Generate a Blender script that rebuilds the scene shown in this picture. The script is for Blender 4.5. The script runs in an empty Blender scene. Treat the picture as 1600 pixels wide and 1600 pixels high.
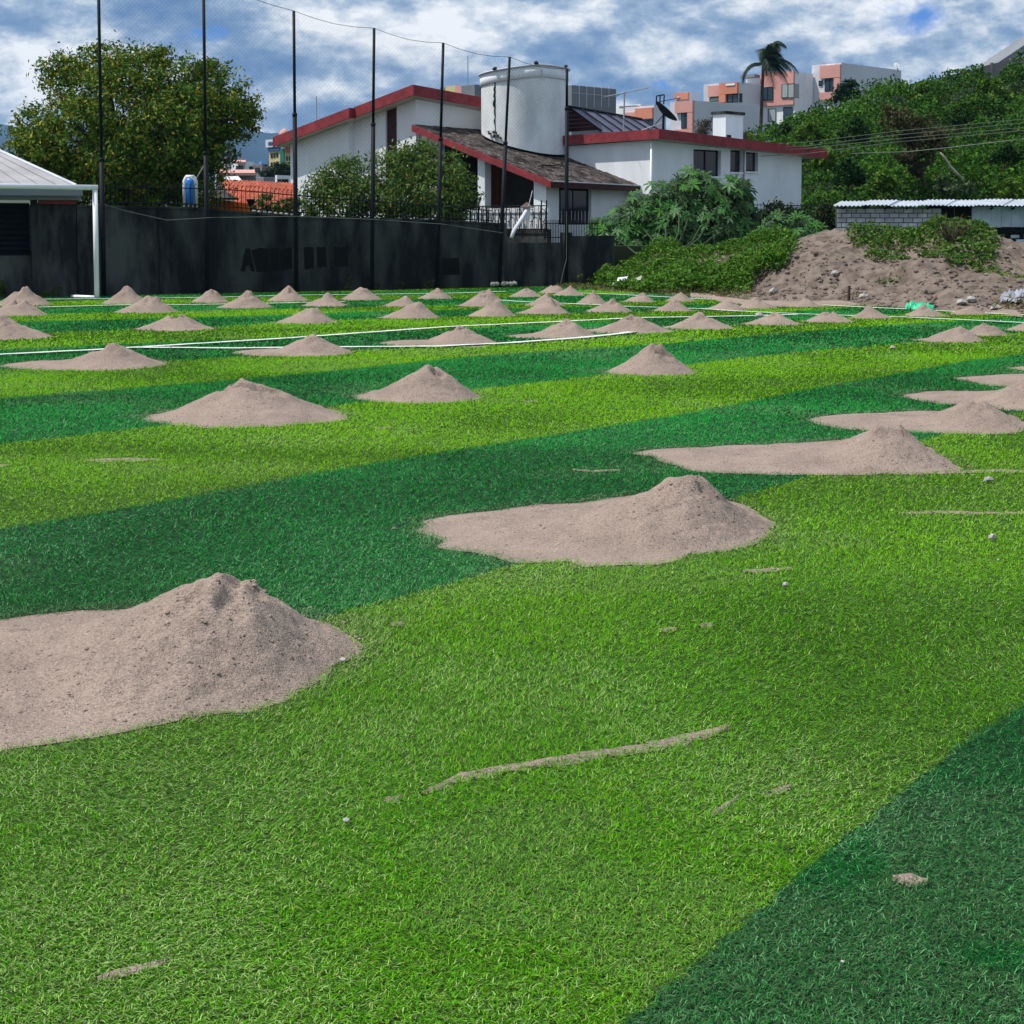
import bpy, math, random
import numpy as np
from mathutils import Vector, Matrix

# ------------------------------------------------------------------ camera, sky, sun, exposure
SC = bpy.context.scene
COL = SC.collection
F, PITCH, HOR, CAMZ = 2500.0, math.radians(4.0), 353.0, 1.6
CY = HOR + F * math.tan(PITCH)
cam_d = bpy.data.cameras.new('camera')
cam = bpy.data.objects.new('camera', cam_d)
COL.objects.link(cam)
cam.location = (0, 0, CAMZ)
cam.rotation_euler = (math.pi / 2 - PITCH, 0, 0)
cam_d.sensor_fit = 'HORIZONTAL'
cam_d.sensor_width = 36.0
cam_d.lens = F / 1600 * 36.0
cam_d.shift_y = (CY - 800) / 1600
cam_d.clip_end = 9000
cam_d.clip_start = 0.05
SC.camera = cam

SUN_H = Vector((-0.99, -0.06)).normalized()
SUN_EL = math.radians(61)
sun_vec = Vector((SUN_H.x * math.cos(SUN_EL), SUN_H.y * math.cos(SUN_EL), math.sin(SUN_EL)))
sd = bpy.data.lights.new('sun', 'SUN')
sd.energy = 4.7
sd.angle = math.radians(0.5)
sd.color = (1.0, 0.955, 0.88)
so = bpy.data.objects.new('sun', sd)
so.rotation_euler = (-sun_vec).to_track_quat('-Z', 'Y').to_euler()
so.location = (-20, 10, 40)
COL.objects.link(so)

SC.view_settings.view_transform = 'Standard'
SC.view_settings.look = 'None'
SC.view_settings.gamma = 1.0
SC.view_settings.use_curve_mapping = False
SC.view_settings.exposure = 0.0
SC.cycles.max_bounces = 6
SC.cycles.transparent_max_bounces = 12
SC.cycles.use_denoising = True
SC.cycles.volume_bounces = 0

world = bpy.data.worlds.new('World')
SC.world = world
world.use_nodes = True
wt = world.node_tree
wt.nodes.clear()


def wn(t, **kw):
    n = wt.nodes.new(t)
    for k, v in kw.items():
        setattr(n, k, v)
    return n


w_out = wn('ShaderNodeOutputWorld')
w_bg = wn('ShaderNodeBackground')
w_bg.inputs['Strength'].default_value = 0.1
w_sky = wn('ShaderNodeTexSky', sky_type='NISHITA', sun_disc=False)
w_sky.sun_elevation = SUN_EL
w_sky.sun_rotation = math.atan2(SUN_H.x, SUN_H.y)
w_sky.altitude = 2200
w_tc = wn('ShaderNodeTexCoord')


def w_map(scale, loc):
    m = wn('ShaderNodeMapping')
    m.inputs['Scale'].default_value = scale
    m.inputs['Location'].default_value = loc
    wt.links.new(w_tc.outputs['Generated'], m.inputs['Vector'])
    return m.outputs['Vector']


def w_noise(vec, scale, detail, rough, dist=0.0):
    n = wn('ShaderNodeTexNoise')
    n.inputs['Scale'].default_value = scale
    n.inputs['Detail'].default_value = detail
    n.inputs['Roughness'].default_value = rough
    n.inputs['Distortion'].default_value = dist
    wt.links.new(vec, n.inputs['Vector'])
    return n.outputs['Fac']


def w_ramp(fac, stops):
    r = wn('ShaderNodeValToRGB')
    el = r.color_ramp.elements
    while len(el) > 1:
        el.remove(el[-1])
    el[0].position, el[0].color = stops[0][0], (*stops[0][1], 1)
    for p, c in stops[1:]:
        e = el.new(p)
        e.color = (*c, 1)
    wt.links.new(fac, r.inputs['Fac'])
    return r.outputs['Color']


def w_mix(fac, a, b, mode='MIX'):
    m = wn('ShaderNodeMix', data_type='RGBA', blend_type=mode)
    if isinstance(fac, float):
        m.inputs[0].default_value = fac
    else:
        wt.links.new(fac, m.inputs[0])
    for sock, v in ((m.inputs[6], a), (m.inputs[7], b)):
        if isinstance(v, tuple):
            sock.default_value = (*v, 1)
        else:
            wt.links.new(v, sock)
    return m.outputs[2]


# clouds: billows (white over blue-grey), with open blue gaps
v1 = w_map((1.0, 1.0, 1.9), (0.30, 0.1, 0.06))
n_lo = w_noise(v1, 9.0, 14.0, 0.60, 0.05)
n_up = w_noise(w_map((1.0, 1.0, 1.9), (0.30, 0.1, 0.06 + 0.022)), 9.0, 14.0, 0.60, 0.05)
# lit tops and shaded bases: density falling off upwards is bright
dif = wn('ShaderNodeMath', operation='SUBTRACT')
wt.links.new(n_lo, dif.inputs[0])
wt.links.new(n_up, dif.inputs[1])
mad = wn('ShaderNodeMath', operation='MULTIPLY_ADD')
wt.links.new(dif.outputs[0], mad.inputs[0])
mad.inputs[1].default_value = 0.85
wt.links.new(n_lo, mad.inputs[2])
n_big = mad.outputs[0]
n_gap = w_noise(w_map((1.0, 1.0, 2.0), (2.7, 0.4, 0.3)), 9.0, 8.0, 0.6, 0.2)
cl = w_ramp(n_big, [(0.30, (1.3, 2.5, 4.8)), (0.42, (2.2, 3.4, 5.4)), (0.50, (3.7, 4.9, 6.6)),
                    (0.57, (6.4, 7.2, 8.2)), (0.66, (9.6, 9.9, 10.3))])
# open blue sky where the deck breaks
dot = wn('ShaderNodeVectorMath', operation='DISTANCE')
wt.links.new(w_map((1.0, 1.0, 3.2), (0, 0, 0)), dot.inputs[0])
gd = Vector(((1425 - 800) / F, 1.0, (353 - 30) / F)).normalized()
dot.inputs[1].default_value = (gd.x, gd.y, gd.z * 3.2)
sub = wn('ShaderNodeMath', operation='MULTIPLY_ADD')
wt.links.new(n_gap, sub.inputs[0])
sub.inputs[1].default_value = 0.26
wt.links.new(dot.outputs['Value'], sub.inputs[2])
gapf = w_ramp(sub.outputs[0], [(0.124, (1, 1, 1)), (0.152, (0, 0, 0))])
gap2 = w_ramp(n_gap, [(0.27, (1, 1, 1)), (0.32, (0, 0, 0))])
gap_any = w_mix(1.0, gapf, gap2, 'LIGHTEN')
blue = w_mix(0.75, w_sky.outputs['Color'], (0.35, 2.3, 7.8))
skyc = w_mix(gap_any, cl, blue)
wt.links.new(skyc, w_bg.inputs['Color'])
wt.links.new(w_bg.outputs[0], w_out.inputs['Surface'])

# ------------------------------------------------------------------ helpers
random.seed(7)
RNG = np.random.default_rng(11)
CP, SP = math.cos(PITCH), math.sin(PITCH)


def ray(px, py):
    a, b = (px - 800) / F, (CY - py) / F
    return Vector((a, CP + b * SP, -SP + b * CP))


def at(px, py, Y):
    d = ray(px, py)
    t = Y / d.y
    return Vector((d.x * t, Y, CAMZ + d.z * t))


def gnd(px, py, z=0.0):
    d = ray(px, py)
    t = (z - CAMZ) / d.z
    return Vector((d.x * t, d.y * t, z))


def on_plane(px, py, p0, n):
    d = ray(px, py)
    o = Vector((0, 0, CAMZ))
    t = (Vector(p0) - o).dot(n) / d.dot(n)
    return o + d * t


def hsh(ix, iy, seed):
    h = (ix.astype(np.int64) * 374761393 + iy.astype(np.int64) * 668265263 + seed * 974711) & 0x7fffffff
    h = ((h ^ (h >> 13)) * 1274126177) & 0x7fffffff
    return ((h ^ (h >> 16)) & 0xffff) / 65535.0


def vnoise(x, y, s, seed=0):
    x = np.asarray(x, float) / s
    y = np.asarray(y, float) / s
    ix, iy = np.floor(x), np.floor(y)
    fx, fy = x - ix, y - iy
    fx, fy = fx * fx * (3 - 2 * fx), fy * fy * (3 - 2 * fy)
    ix, iy = ix.astype(np.int64), iy.astype(np.int64)
    a, b = hsh(ix, iy, seed), hsh(ix + 1, iy, seed)
    c, d = hsh(ix, iy + 1, seed), hsh(ix + 1, iy + 1, seed)
    return (a * (1 - fx) + b * fx) * (1 - fy) + (c * (1 - fx) + d * fx) * fy


def fbm(x, y, s, seed=0, o=3):
    t, a, tot = 0, 1.0, 0
    for k in range(o):
        t = t + a * vnoise(x, y, s / 2 ** k, seed + k)
        tot += a
        a *= 0.5
    return t / tot


def tag(o, label=None, cat=None, group=None, kind=None):
    if label: o['label'] = label
    if cat: o['category'] = cat
    if group: o['group'] = group
    if kind: o['kind'] = kind
    return o


def empty(name, loc, label, cat, group=None, rz=0.0):
    o = bpy.data.objects.new(name, None)
    o.location = loc
    o.rotation_euler = (0, 0, rz)
    o.empty_display_size = 0.2
    COL.objects.link(o)
    return tag(o, label, cat, group)


def link(name, me, mat, parent=None, local=False):
    o = bpy.data.objects.new(name, me)
    COL.objects.link(o)
    if mat and not me.materials:
        me.materials.append(mat)
    if parent is not None:
        o.parent = parent
        if not local:   # geometry given in world coordinates
            bpy_inv(o, parent)
    return o


def bpy_inv(o, parent):
    # geometry and locations of children are written in world coordinates
    o.matrix_parent_inverse = Matrix.Translation(-parent.location) if parent.parent is None else Matrix.Identity(4)


def piece(name, me, m, parent, loc, rot=(0, 0, 0), sc=(1, 1, 1)):
    """one of many alike pieces: shared mesh data, world location"""
    o = link(name, me, m, parent)
    o.location = loc
    o.rotation_euler = rot
    o.scale = sc
    return o


def np_mesh(name, verts, faces_flat, nper, cols=None, smooth=False):
    """verts (n,3); faces_flat (m,nper) int"""
    me = bpy.data.meshes.new(name)
    me.vertices.add(len(verts))
    me.vertices.foreach_set('co', np.ascontiguousarray(verts, dtype=np.float32).ravel())
    m = len(faces_flat)
    me.loops.add(m * nper)
    me.polygons.add(m)
    me.loops.foreach_set('vertex_index', np.ascontiguousarray(faces_flat, dtype=np.int32).ravel())
    me.polygons.foreach_set('loop_start', np.arange(0, m * nper, nper, dtype=np.int32))
    if smooth:
        me.polygons.foreach_set('use_smooth', np.ones(m, dtype=bool))
    if cols is not None:
        ca = me.attributes.new('col', 'FLOAT_COLOR', 'POINT')
        c4 = np.ones((len(verts), 4), dtype=np.float32)
        c4[:, :3] = cols
        ca.data.foreach_set('color', c4.ravel())
    me.update(calc_edges=True)
    return me


class MB:
    def __init__(s):
        s.v, s.f = [], []

    def add(s, vs, fs):
        b = len(s.v)
        s.v += [tuple(v) for v in vs]
        s.f += [tuple(i + b for i in f) for f in fs]
        return s

    def hexa(s, p):     # bottom 4 (ccw), top 4
        return s.add(p, [(3, 2, 1, 0), (4, 5, 6, 7), (0, 1, 5, 4), (1, 2, 6, 5), (2, 3, 7, 6), (3, 0, 4, 7)])

    def box(s, x0, x1, y0, y1, z0, z1):
        return s.hexa([(x0, y0, z0), (x1, y0, z0), (x1, y1, z0), (x0, y1, z0),
                       (x0, y0, z1), (x1, y0, z1), (x1, y1, z1), (x0, y1, z1)])

    def prism(s, poly, z0, z1):     # z0/z1 numbers or per-vertex lists
        n = len(poly)
        a = [z0] * n if not isinstance(z0, (list, tuple)) else z0
        b = [z1] * n if not isinstance(z1, (list, tuple)) else z1
        vs = [(p[0], p[1], a[i]) for i, p in enumerate(poly)] + [(p[0], p[1], b[i]) for i, p in enumerate(poly)]
        fs = [tuple(range(n - 1, -1, -1)), tuple(range(n, 2 * n))] + [(i, (i + 1) % n, n + (i + 1) % n, n + i) for i in range(n)]
        return s.add(vs, fs)

    def slab(s, quad, t):    # quad of 4 points thickened along its normal (downwards by t)
        q = [Vector(p) for p in quad]
        n = (q[1] - q[0]).cross(q[3] - q[0]).normalized()
        lo = [p - n * t for p in q]
        return s.hexa(lo + q)

    def tube(s, pts, r, n=8, cap=True):
        pts = [Vector(p) for p in pts]
        rs = r if isinstance(r, (list, tuple)) else [r] * len(pts)
        b = len(s.v)
        ref = None
        for i, p in enumerate(pts):
            d = (pts[min(i + 1, len(pts) - 1)] - pts[max(i - 1, 0)]).normalized()
            if ref is None or abs(d.dot(ref)) > 0.95:
                ref = Vector((0, 0, 1)) if abs(d.z) < 0.9 else Vector((1, 0, 0))
            a = d.cross(ref).normalized()
            c = d.cross(a)
            for k in range(n):
                th = 2 * math.pi * k / n
                s.v.append(tuple(p + (a * math.cos(th) + c * math.sin(th)) * rs[i]))
        for i in range(len(pts) - 1):
            for k in range(n):
                s.f.append((b + i * n + k, b + i * n + (k + 1) % n, b + (i + 1) * n + (k + 1) % n, b + (i + 1) * n + k))
        if cap:
            s.f.append(tuple(b + k for k in range(n - 1, -1, -1)))
            e = b + (len(pts) - 1) * n
            s.f.append(tuple(e + k for k in range(n)))
        return s

    def lathe(s, c, prof, n=24):
        b = len(s.v)
        for r, z in prof:
            for k in range(n):
                th = 2 * math.pi * k / n
                s.v.append((c[0] + r * math.cos(th), c[1] + r * math.sin(th), c[2] + z))
        m = len(prof)
        for i in range(m - 1):
            for k in range(n):
                s.f.append((b + i * n + k, b + i * n + (k + 1) % n, b + (i + 1) * n + (k + 1) % n, b + (i + 1) * n + k))
        s.f.append(tuple(b + k for k in range(n - 1, -1, -1)))
        s.f.append(tuple(b + (m - 1) * n + k for k in range(n)))
        return s

    def rock(s, c, r, sq=0.7, seed=0):
        rr = random.Random(seed)
        t = (1 + 5 ** .5) / 2
        vs = [(-1, t, 0), (1, t, 0), (-1, -t, 0), (1, -t, 0), (0, -1, t), (0, 1, t), (0, -1, -t), (0, 1, -t), (t, 0, -1), (t, 0, 1), (-t, 0, -1), (-t, 0, 1)]
        fs = [(0, 11, 5), (0, 5, 1), (0, 1, 7), (0, 7, 10), (0, 10, 11), (1, 5, 9), (5, 11, 4), (11, 10, 2), (10, 7, 6), (7, 1, 8), (3, 9, 4), (3, 4, 2), (3, 2, 6), (3, 6, 8), (3, 8, 9), (4, 9, 5), (2, 4, 11), (6, 2, 10), (8, 6, 7), (9, 8, 1)]
        o = []
        for v in vs:
            k = r / 1.9 * rr.uniform(.7, 1.25)
            o.append((c[0] + v[0] * k, c[1] + v[1] * k, c[2] + v[2] * k * sq))
        return s.add(o, fs)

    def mesh(s, name, smooth=False):
        me = bpy.data.meshes.new(name)
        me.from_pydata(s.v, [], s.f)
        if smooth:
            me.polygons.foreach_set('use_smooth', [True] * len(me.polygons))
        me.update()
        return me

    def build(s, name, mat, parent=None, smooth=False, local=False):
        return link(name, s.mesh(name, smooth), mat, parent, local)


# ------------------------------------------------------------------ materials
def newmat(name):
    m = bpy.data.materials.new(name)
    m.use_nodes = True
    t = m.node_tree
    b = t.nodes['Principled BSDF']
    return m, t, b


def mat(name, col, rough=0.8, var=0.25, scale=3.0, bump=0.0, bscale=40.0, spec=0.3, metal=0.0, col2=None, thr=None, rnd=0.0, stretch=(1, 1, 1)):
    """procedural surface: two colours mixed by world-space noise, fine bump, optional per-object variation"""
    m, t, b = newmat(name)
    L = t.links.new
    g = t.nodes.new('ShaderNodeNewGeometry')
    mp = t.nodes.new('ShaderNodeMapping')
    mp.inputs['Scale'].default_value = stretch
    L(g.outputs['Position'], mp.inputs['Vector'])
    n = t.nodes.new('ShaderNodeTexNoise')
    n.inputs['Scale'].default_value = scale
    n.inputs['Detail'].default_value = 6
    n.inputs['Roughness'].default_value = 0.6
    L(mp.outputs[0], n.inputs['Vector'])
    r = t.nodes.new('ShaderNodeValToRGB')
    lo, hi = thr if thr else (0.3, 0.7)
    r.color_ramp.elements[0].position = lo
    r.color_ramp.elements[1].position = hi
    c2 = col2 if col2 else tuple(c * (1 - var) for c in col)
    c1 = col if col2 else tuple(min(1, c * (1 + var * .6)) for c in col)
    r.color_ramp.elements[0].color = (*c2, 1)
    r.color_ramp.elements[1].color = (*c1, 1)
    L(n.outputs['Fac'], r.inputs['Fac'])
    src = r.outputs['Color']
    if rnd:
        oi = t.nodes.new('ShaderNodeObjectInfo')
        mr = t.nodes.new('ShaderNodeMapRange')
        mr.inputs['To Min'].default_value = 1 - rnd
        mr.inputs['To Max'].default_value = 1 + rnd
        L(oi.outputs['Random'], mr.inputs['Value'])
        mx = t.nodes.new('ShaderNodeVectorMath')
        mx.operation = 'SCALE'
        L(src, mx.inputs[0])
        L(mr.outputs[0], mx.inputs['Scale'])
        src = mx.outputs[0]
    L(src, b.inputs['Base Color'])
    b.inputs['Roughness'].default_value = rough
    b.inputs['Specular IOR Level'].default_value = spec
    b.inputs['Metallic'].default_value = metal
    if bump:
        n2 = t.nodes.new('ShaderNodeTexNoise')
        n2.inputs['Scale'].default_value = bscale
        n2.inputs['Detail'].default_value = 4
        L(g.outputs['Position'], n2.inputs['Vector'])
        bm = t.nodes.new('ShaderNodeBump')
        bm.inputs['Strength'].default_value = min(1.0, bump)
        bm.inputs['Distance'].default_value = 0.02
        L(n2.outputs['Fac'], bm.inputs['Height'])
        L(bm.outputs[0], b.inputs['Normal'])
    return m


def leafmat(name, rough=0.5, trans=0.3, spec=0.35):
    m, t, b = newmat(name)
    L = t.links.new
    a = t.nodes.new('ShaderNodeAttribute')
    a.attribute_name = 'col'
    L(a.outputs['Color'], b.inputs['Base Color'])
    b.inputs['Roughness'].default_value = rough
    b.inputs['Specular IOR Level'].default_value = spec
    tr = t.nodes.new('ShaderNodeBsdfTranslucent')
    L(a.outputs['Color'], tr.inputs['Color'])
    mx = t.nodes.new('ShaderNodeMixShader')
    mx.inputs[0].default_value = trans
    L(b.outputs[0], mx.inputs[1])
    L(tr.outputs[0], mx.inputs[2])
    L(mx.outputs[0], t.nodes['Material Output'].inputs['Surface'])
    return m


def glass(name, col, rough=0.08):
    m, t, b = newmat(name)
    b.inputs['Base Color'].default_value = (*col, 1)
    b.inputs['Roughness'].default_value = rough
    b.inputs['Specular IOR Level'].default_value = 0.35
    n = t.nodes.new('ShaderNodeTexNoise')
    n.inputs['Scale'].default_value = 1.5
    bm = t.nodes.new('ShaderNodeBump')
    bm.inputs['Strength'].default_value = 0.05
    t.links.new(n.outputs['Fac'], bm.inputs['Height'])
    t.links.new(bm.outputs[0], b.inputs['Normal'])
    return m


M = {}
M['turf_blade'] = leafmat('turf_blade', 0.6, 0.08, 0.06)
M['leaf'] = leafmat('leaf', 0.55, 0.25, 0.12)
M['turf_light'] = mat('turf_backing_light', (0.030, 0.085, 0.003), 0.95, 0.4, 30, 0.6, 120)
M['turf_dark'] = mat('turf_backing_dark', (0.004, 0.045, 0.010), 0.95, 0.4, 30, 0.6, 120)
M['line'] = mat('white_turf_line', (0.72, 0.76, 0.72), 0.8, 0.25, 60, 0.5, 200)
M['soil'] = mat('soil', (0.19, 0.145, 0.125), 0.95, 0.45, 1.2, 0.9, 12)
M['dry_soil'] = mat('dry_soil', (0.205, 0.163, 0.135), 0.95, 0.4, 3.5, 1.0, 11, spec=.1, col2=(0.100, 0.078, 0.063), thr=(.36, .60))
M['white_wall'] = mat('white_plaster', (0.80, 0.83, 0.86), 0.85, 0.11, 1.2, 0.25, 30, stretch=(1.3, 1.3, .45))
M['tower'] = mat('weathered_plaster', (0.76, 0.79, 0.80), 0.85, 0.22, 1.6, 0.35, 18, stretch=(1, 1, .5))
M['red'] = mat('red_fascia', (0.26, 0.034, 0.042), 0.7, 0.4, 3, 0.3, 30)
M['soffit'] = mat('soffit', (0.55, 0.52, 0.47), 0.85, 0.15, 2)
M['shingle'] = mat('shingle', (0.125, 0.105, 0.095), 0.95, 0.55, 9, 1.0, 60, rnd=0.6, spec=0.1, col2=(0.028, 0.024, 0.024), thr=(.40, .62))
M['blue_roof'] = mat('blue_metal_roof', (0.085, 0.09, 0.145), 0.5, 0.25, 2, spec=0.5)
M['dark_frame'] = mat('dark_metal', (0.010, 0.012, 0.018), 0.75, 0.3, 5, spec=0.1)
M['pole'] = mat('dark_pole_paint', (0.008, 0.011, 0.016), 0.6, 0.35, 9, 0.2, 60, spec=0.15)
M['net'] = mat('net_cord', (0.012, 0.02, 0.02), 0.8, 0.2, 5)
M['net_dense'] = mat('dark_green_net_cord', (0.008, 0.016, 0.015), 0.8, 0.2, 5)
M['dark_wall'] = mat('dark_stained_concrete', (0.085, 0.092, 0.085), 0.95, 0.6, 1.1, 0.8, 14, stretch=(1.6, 1.6, .5), col2=(0.012, 0.014, 0.016), thr=(0.42, 0.66))  # dark base with lighter and darker patches mixed by noise
M['black_paint'] = mat('black_paint', (0.002, 0.002, 0.002), 0.8, 0.3, 4)
M['white_paint'] = mat('white_paint', (0.86, 0.88, 0.89), 0.45, 0.08, 4, spec=0.5)
M['glass_dark'] = glass('dark_glass', (0.012, 0.014, 0.018))
M['glass_blue'] = glass('blue_glass', (0.03, 0.055, 0.08))
M['curtain'] = mat('pale_curtain', (0.33, 0.38, 0.38), 0.8, 0.15, 8)
M['wood'] = mat('brown_wood', (0.13, 0.045, 0.018), 0.6, 0.5, 8, stretch=(1, 1, .15))
M['dark_red_wood'] = mat('dark_red_wood', (0.045, 0.008, 0.008), 0.6, 0.4, 8)
M['dark_inside'] = mat('shade_dark_plaster', (0.055, 0.05, 0.05), 0.95, 0.3, 2)  # shade of recesses and undersides put into a dark base colour
M['pink'] = mat('salmon_plaster', (0.66, 0.33, 0.29), 0.85, 0.12, 0.4)
M['orange'] = mat('orange_plaster', (0.64, 0.25, 0.16), 0.85, 0.15, 0.5)
M['lilac'] = mat('lilac_grey_plaster', (0.62, 0.62, 0.67), 0.85, 0.10, 0.25)
M['grey_wall'] = mat('grey_cladding', (0.20, 0.215, 0.24), 0.8, 0.15, 0.4)
M['grey_block'] = mat('grey_block_wall', (0.20, 0.19, 0.20), 0.9, 0.3, 1)
M['cream'] = mat('cream_plaster', (0.62, 0.52, 0.27), 0.85, 0.12, 0.5)
M['green_paint'] = mat('green_paint', (0.02, 0.17, 0.12), 0.7, 0.15, 0.5)
M['blue_paint'] = mat('blue_paint', (0.03, 0.09, 0.22), 0.7, 0.2, 0.5)
M['tile_red'] = mat('terracotta_tile', (0.56, 0.15, 0.085), 0.8, 0.3, 2.0, rnd=0.25)
M['orange_wall'] = mat('bright_orange_wall', (0.75, 0.17, 0.02), 0.8, 0.2, 2)
M['zinc'] = mat('pale_corrugated_sheet', (0.62, 0.66, 0.72), 0.45, 0.2, 1.5, spec=0.5)
M['zinc_blue'] = mat('blue_grey_sheet', (0.50, 0.58, 0.66), 0.5, 0.3, 2.0, spec=0.5, rnd=0.15)
M['block'] = mat('concrete_block', (0.60, 0.62, 0.66), 0.9, 0.25, 5, 0.6, 60, rnd=0.2)
M['mortar'] = mat('dark_mortar', (0.07, 0.075, 0.09), 0.95, 0.3, 8)
M['fibre_roof'] = mat('grey_fibre_cement', (0.36, 0.35, 0.36), 0.85, 0.25, 1.2, 0.3, 25, rnd=0.06)
M['bark'] = mat('bark', (0.075, 0.055, 0.042), 0.95, 0.5, 9, 0.8, 30, stretch=(1, 1, .3))
M['pale_bark'] = mat('pale_bark', (0.36, 0.33, 0.28), 0.9, 0.3, 9)
M['stem_green'] = mat('green_stem', (0.03, 0.055, 0.018), 0.7, 0.3, 9)
M['mountain'] = mat('haze_blue_mountain', (0.014, 0.062, 0.11), 0.95, 0.45, 0.008, col2=(0.008, 0.028, 0.055))  # blue of distant haze put into the base colour
M['hill_soil'] = mat('hill_undergrowth', (0.018, 0.04, 0.008), 0.95, 0.5, 0.9, 0.8, 5)
M['garden'] = mat('garden_ground', (0.05, 0.065, 0.03), 0.95, 0.4, 0.4, 0.5, 6)
M['blue_plastic'] = mat('blue_plastic', (0.02, 0.20, 0.62), 0.4, 0.12, 3, spec=0.5)
M['white_plastic'] = mat('white_plastic', (0.80, 0.82, 0.84), 0.4, 0.06, 3, spec=0.5)
M['green_sheet'] = mat('green_plastic_sheet', (0.03, 0.52, 0.25), 0.4, 0.3, 6, spec=0.5)
M['grey_sheet'] = mat('grey_blue_cloth', (0.30, 0.32, 0.38), 0.8, 0.4, 7)
M['stone'] = mat('pale_stone', (0.40, 0.385, 0.36), 0.85, 0.25, 12, 0.4, 60)
M['steel'] = mat('galvanised_steel', (0.32, 0.35, 0.38), 0.45, 0.2, 4, spec=0.5)
M['wire'] = mat('grey_wire', (0.12, 0.15, 0.12), 0.6, 0.1, 4)


def sandmat(name, base, dark):
    m, t, b = newmat(name)
    L = t.links.new
    g = t.nodes.new('ShaderNodeNewGeometry')

    def noise(sc, det, ro=0.6):
        n = t.nodes.new('ShaderNodeTexNoise')
        n.inputs['Scale'].default_value = sc
        n.inputs['Detail'].default_value = det
        n.inputs['Roughness'].default_value = ro
        L(g.outputs['Position'], n.inputs['Vector'])
        return n.outputs['Fac']

    def ramp(f, stops):
        r = t.nodes.new('ShaderNodeValToRGB')
        el = r.color_ramp.elements
        el[0].position, el[0].color = stops[0][0], (*stops[0][1], 1)
        el[1].position, el[1].color = stops[1][0], (*stops[1][1], 1)
        L(f, r.inputs['Fac'])
        return r.outputs['Color']
    broad = ramp(noise(2.6, 4), [(0.35, tuple(c * .84 for c in base)), (0.65, tuple(c * 1.08 for c in base))])
    grain = ramp(noise(95, 4, .75), [(0.30, (.50, .48, .47)), (0.66, (1.25, 1.24, 1.23))])
    speck = ramp(noise(52, 2), [(0.315, dark), (0.355, (1, 1, 1))])

    def mul(a, c):
        x = t.nodes.new('ShaderNodeMix')
        x.data_type = 'RGBA'
        x.blend_type = 'MULTIPLY'
        x.inputs[0].default_value = 1
        L(a, x.inputs[6])
        L(c, x.inputs[7])
        return x.outputs[2]
    L(mul(mul(broad, grain), speck), b.inputs['Base Color'])
    b.inputs['Roughness'].default_value = 0.95
    b.inputs['Specular IOR Level'].default_value = 0.15
    bm = t.nodes.new('ShaderNodeBump')
    bm.inputs['Strength'].default_value = 0.75
    bm.inputs['Distance'].default_value = 0.012
    ad = t.nodes.new('ShaderNodeMath')
    ad.operation = 'ADD'
    L(noise(38, 5, .7), ad.inputs[0])
    L(noise(150, 2), ad.inputs[1])
    L(ad.outputs[0], bm.inputs['Height'])
    L(bm.outputs[0], b.inputs['Normal'])
    return m


M['sand'] = sandmat('sand', (0.350, 0.275, 0.232), (.32, .29, .28))
M['sand_clod'] = mat('sand_clod', (0.25, 0.195, 0.165), 0.95, 0.35, 30, 0.6, 90)

# ------------------------------------------------------------------ ground and turf strips
g = MB()
g.add([(-4500, -60, -0.06), (4500, -60, -0.06), (4500, 4600, -0.06), (-4500, 4600, -0.06)], [(0, 1, 2, 3)])
tag(g.build('ground', M['garden']), kind='structure')

DU = Vector((0.74, 0.6726)).normalized()     # along the strips
DV = Vector((-DU.y, DU.x))                   # away from the camera

EDGES_PX = [
    [(870, 1740), (1004, 1600), (1042, 1524), (1262, 1344), (1525, 1149), (1600, 1090)],
    [(530, 968), (790, 888), (1150, 784), (1260, 744), (1433, 694), (1573, 651), (1600, 643)],
    [(0, 829), (140, 809), (315, 773), (560, 729), (875, 680), (1150, 635), (1240, 613), (1386, 589), (1532, 561), (1600, 556)],
    [(0, 696), (140, 682), (240, 668), (525, 636), (750, 609), (940, 588), (1090, 569), (1256, 550), (1412, 538), (1577, 522)],
    [(0, 624), (350, 597), (560, 577), (750, 557), (1000, 542), (1150, 528), (1256, 519), (1381, 510), (1490, 503)],
    [(0, 580), (255, 566), (550, 549), (800, 537), (1040, 518), (1140, 509), (1300, 499)],
    [(0, 548), (200, 539), (450, 528), (600, 521), (800, 511), (1000, 500), (1160, 492)],
    [(80, 520), (200, 517), (420, 507), (520, 501), (700, 496), (810, 492), (1050, 487)],
    [(30, 504), (200, 500), (420, 494), (560, 489), (800, 483), (1050, 478)],
    [(70, 491), (180, 489), (300, 488), (420, 484), (560, 481), (700, 478), (900, 475)],
    [(70, 480), (200, 479), (420, 475), (560, 470), (800, 466)],
    [(80, 472), (160, 470), (420, 465), (700, 461)],
]
UG = np.linspace(-22, 46, 273)


def edge_v(pts):
    uv = []
    for p in pts:
        q = gnd(*p).xy
        uv.append((q.dot(DU), q.dot(DV)))
    uv.sort()
    u = np.array([a for a, _ in uv])
    v = np.array([b for _, b in uv])
    s0 = np.clip((v[min(2, len(v) - 1)] - v[0]) / (u[min(2, len(u) - 1)] - u[0]), -.35, .35)
    s1 = np.clip((v[-1] - v[-3]) / (u[-1] - u[-3]), -.35, .35)
    r = np.interp(UG, u, v)
    r = np.where(UG < u[0], v[0] + s0 * .4 * (UG - u[0]), r)
    r = np.where(UG > u[-1], v[-1] + s1 * .4 * (UG - u[-1]), r)
    k = np.ones(9) / 9
    return np.convolve(np.pad(r, 4, mode='edge'), k, 'valid')


EV = [edge_v(e) for e in EDGES_PX]
for i in range(1, len(EV)):
    EV[i] = np.maximum(EV[i], EV[i - 1] + 0.45)
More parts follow.
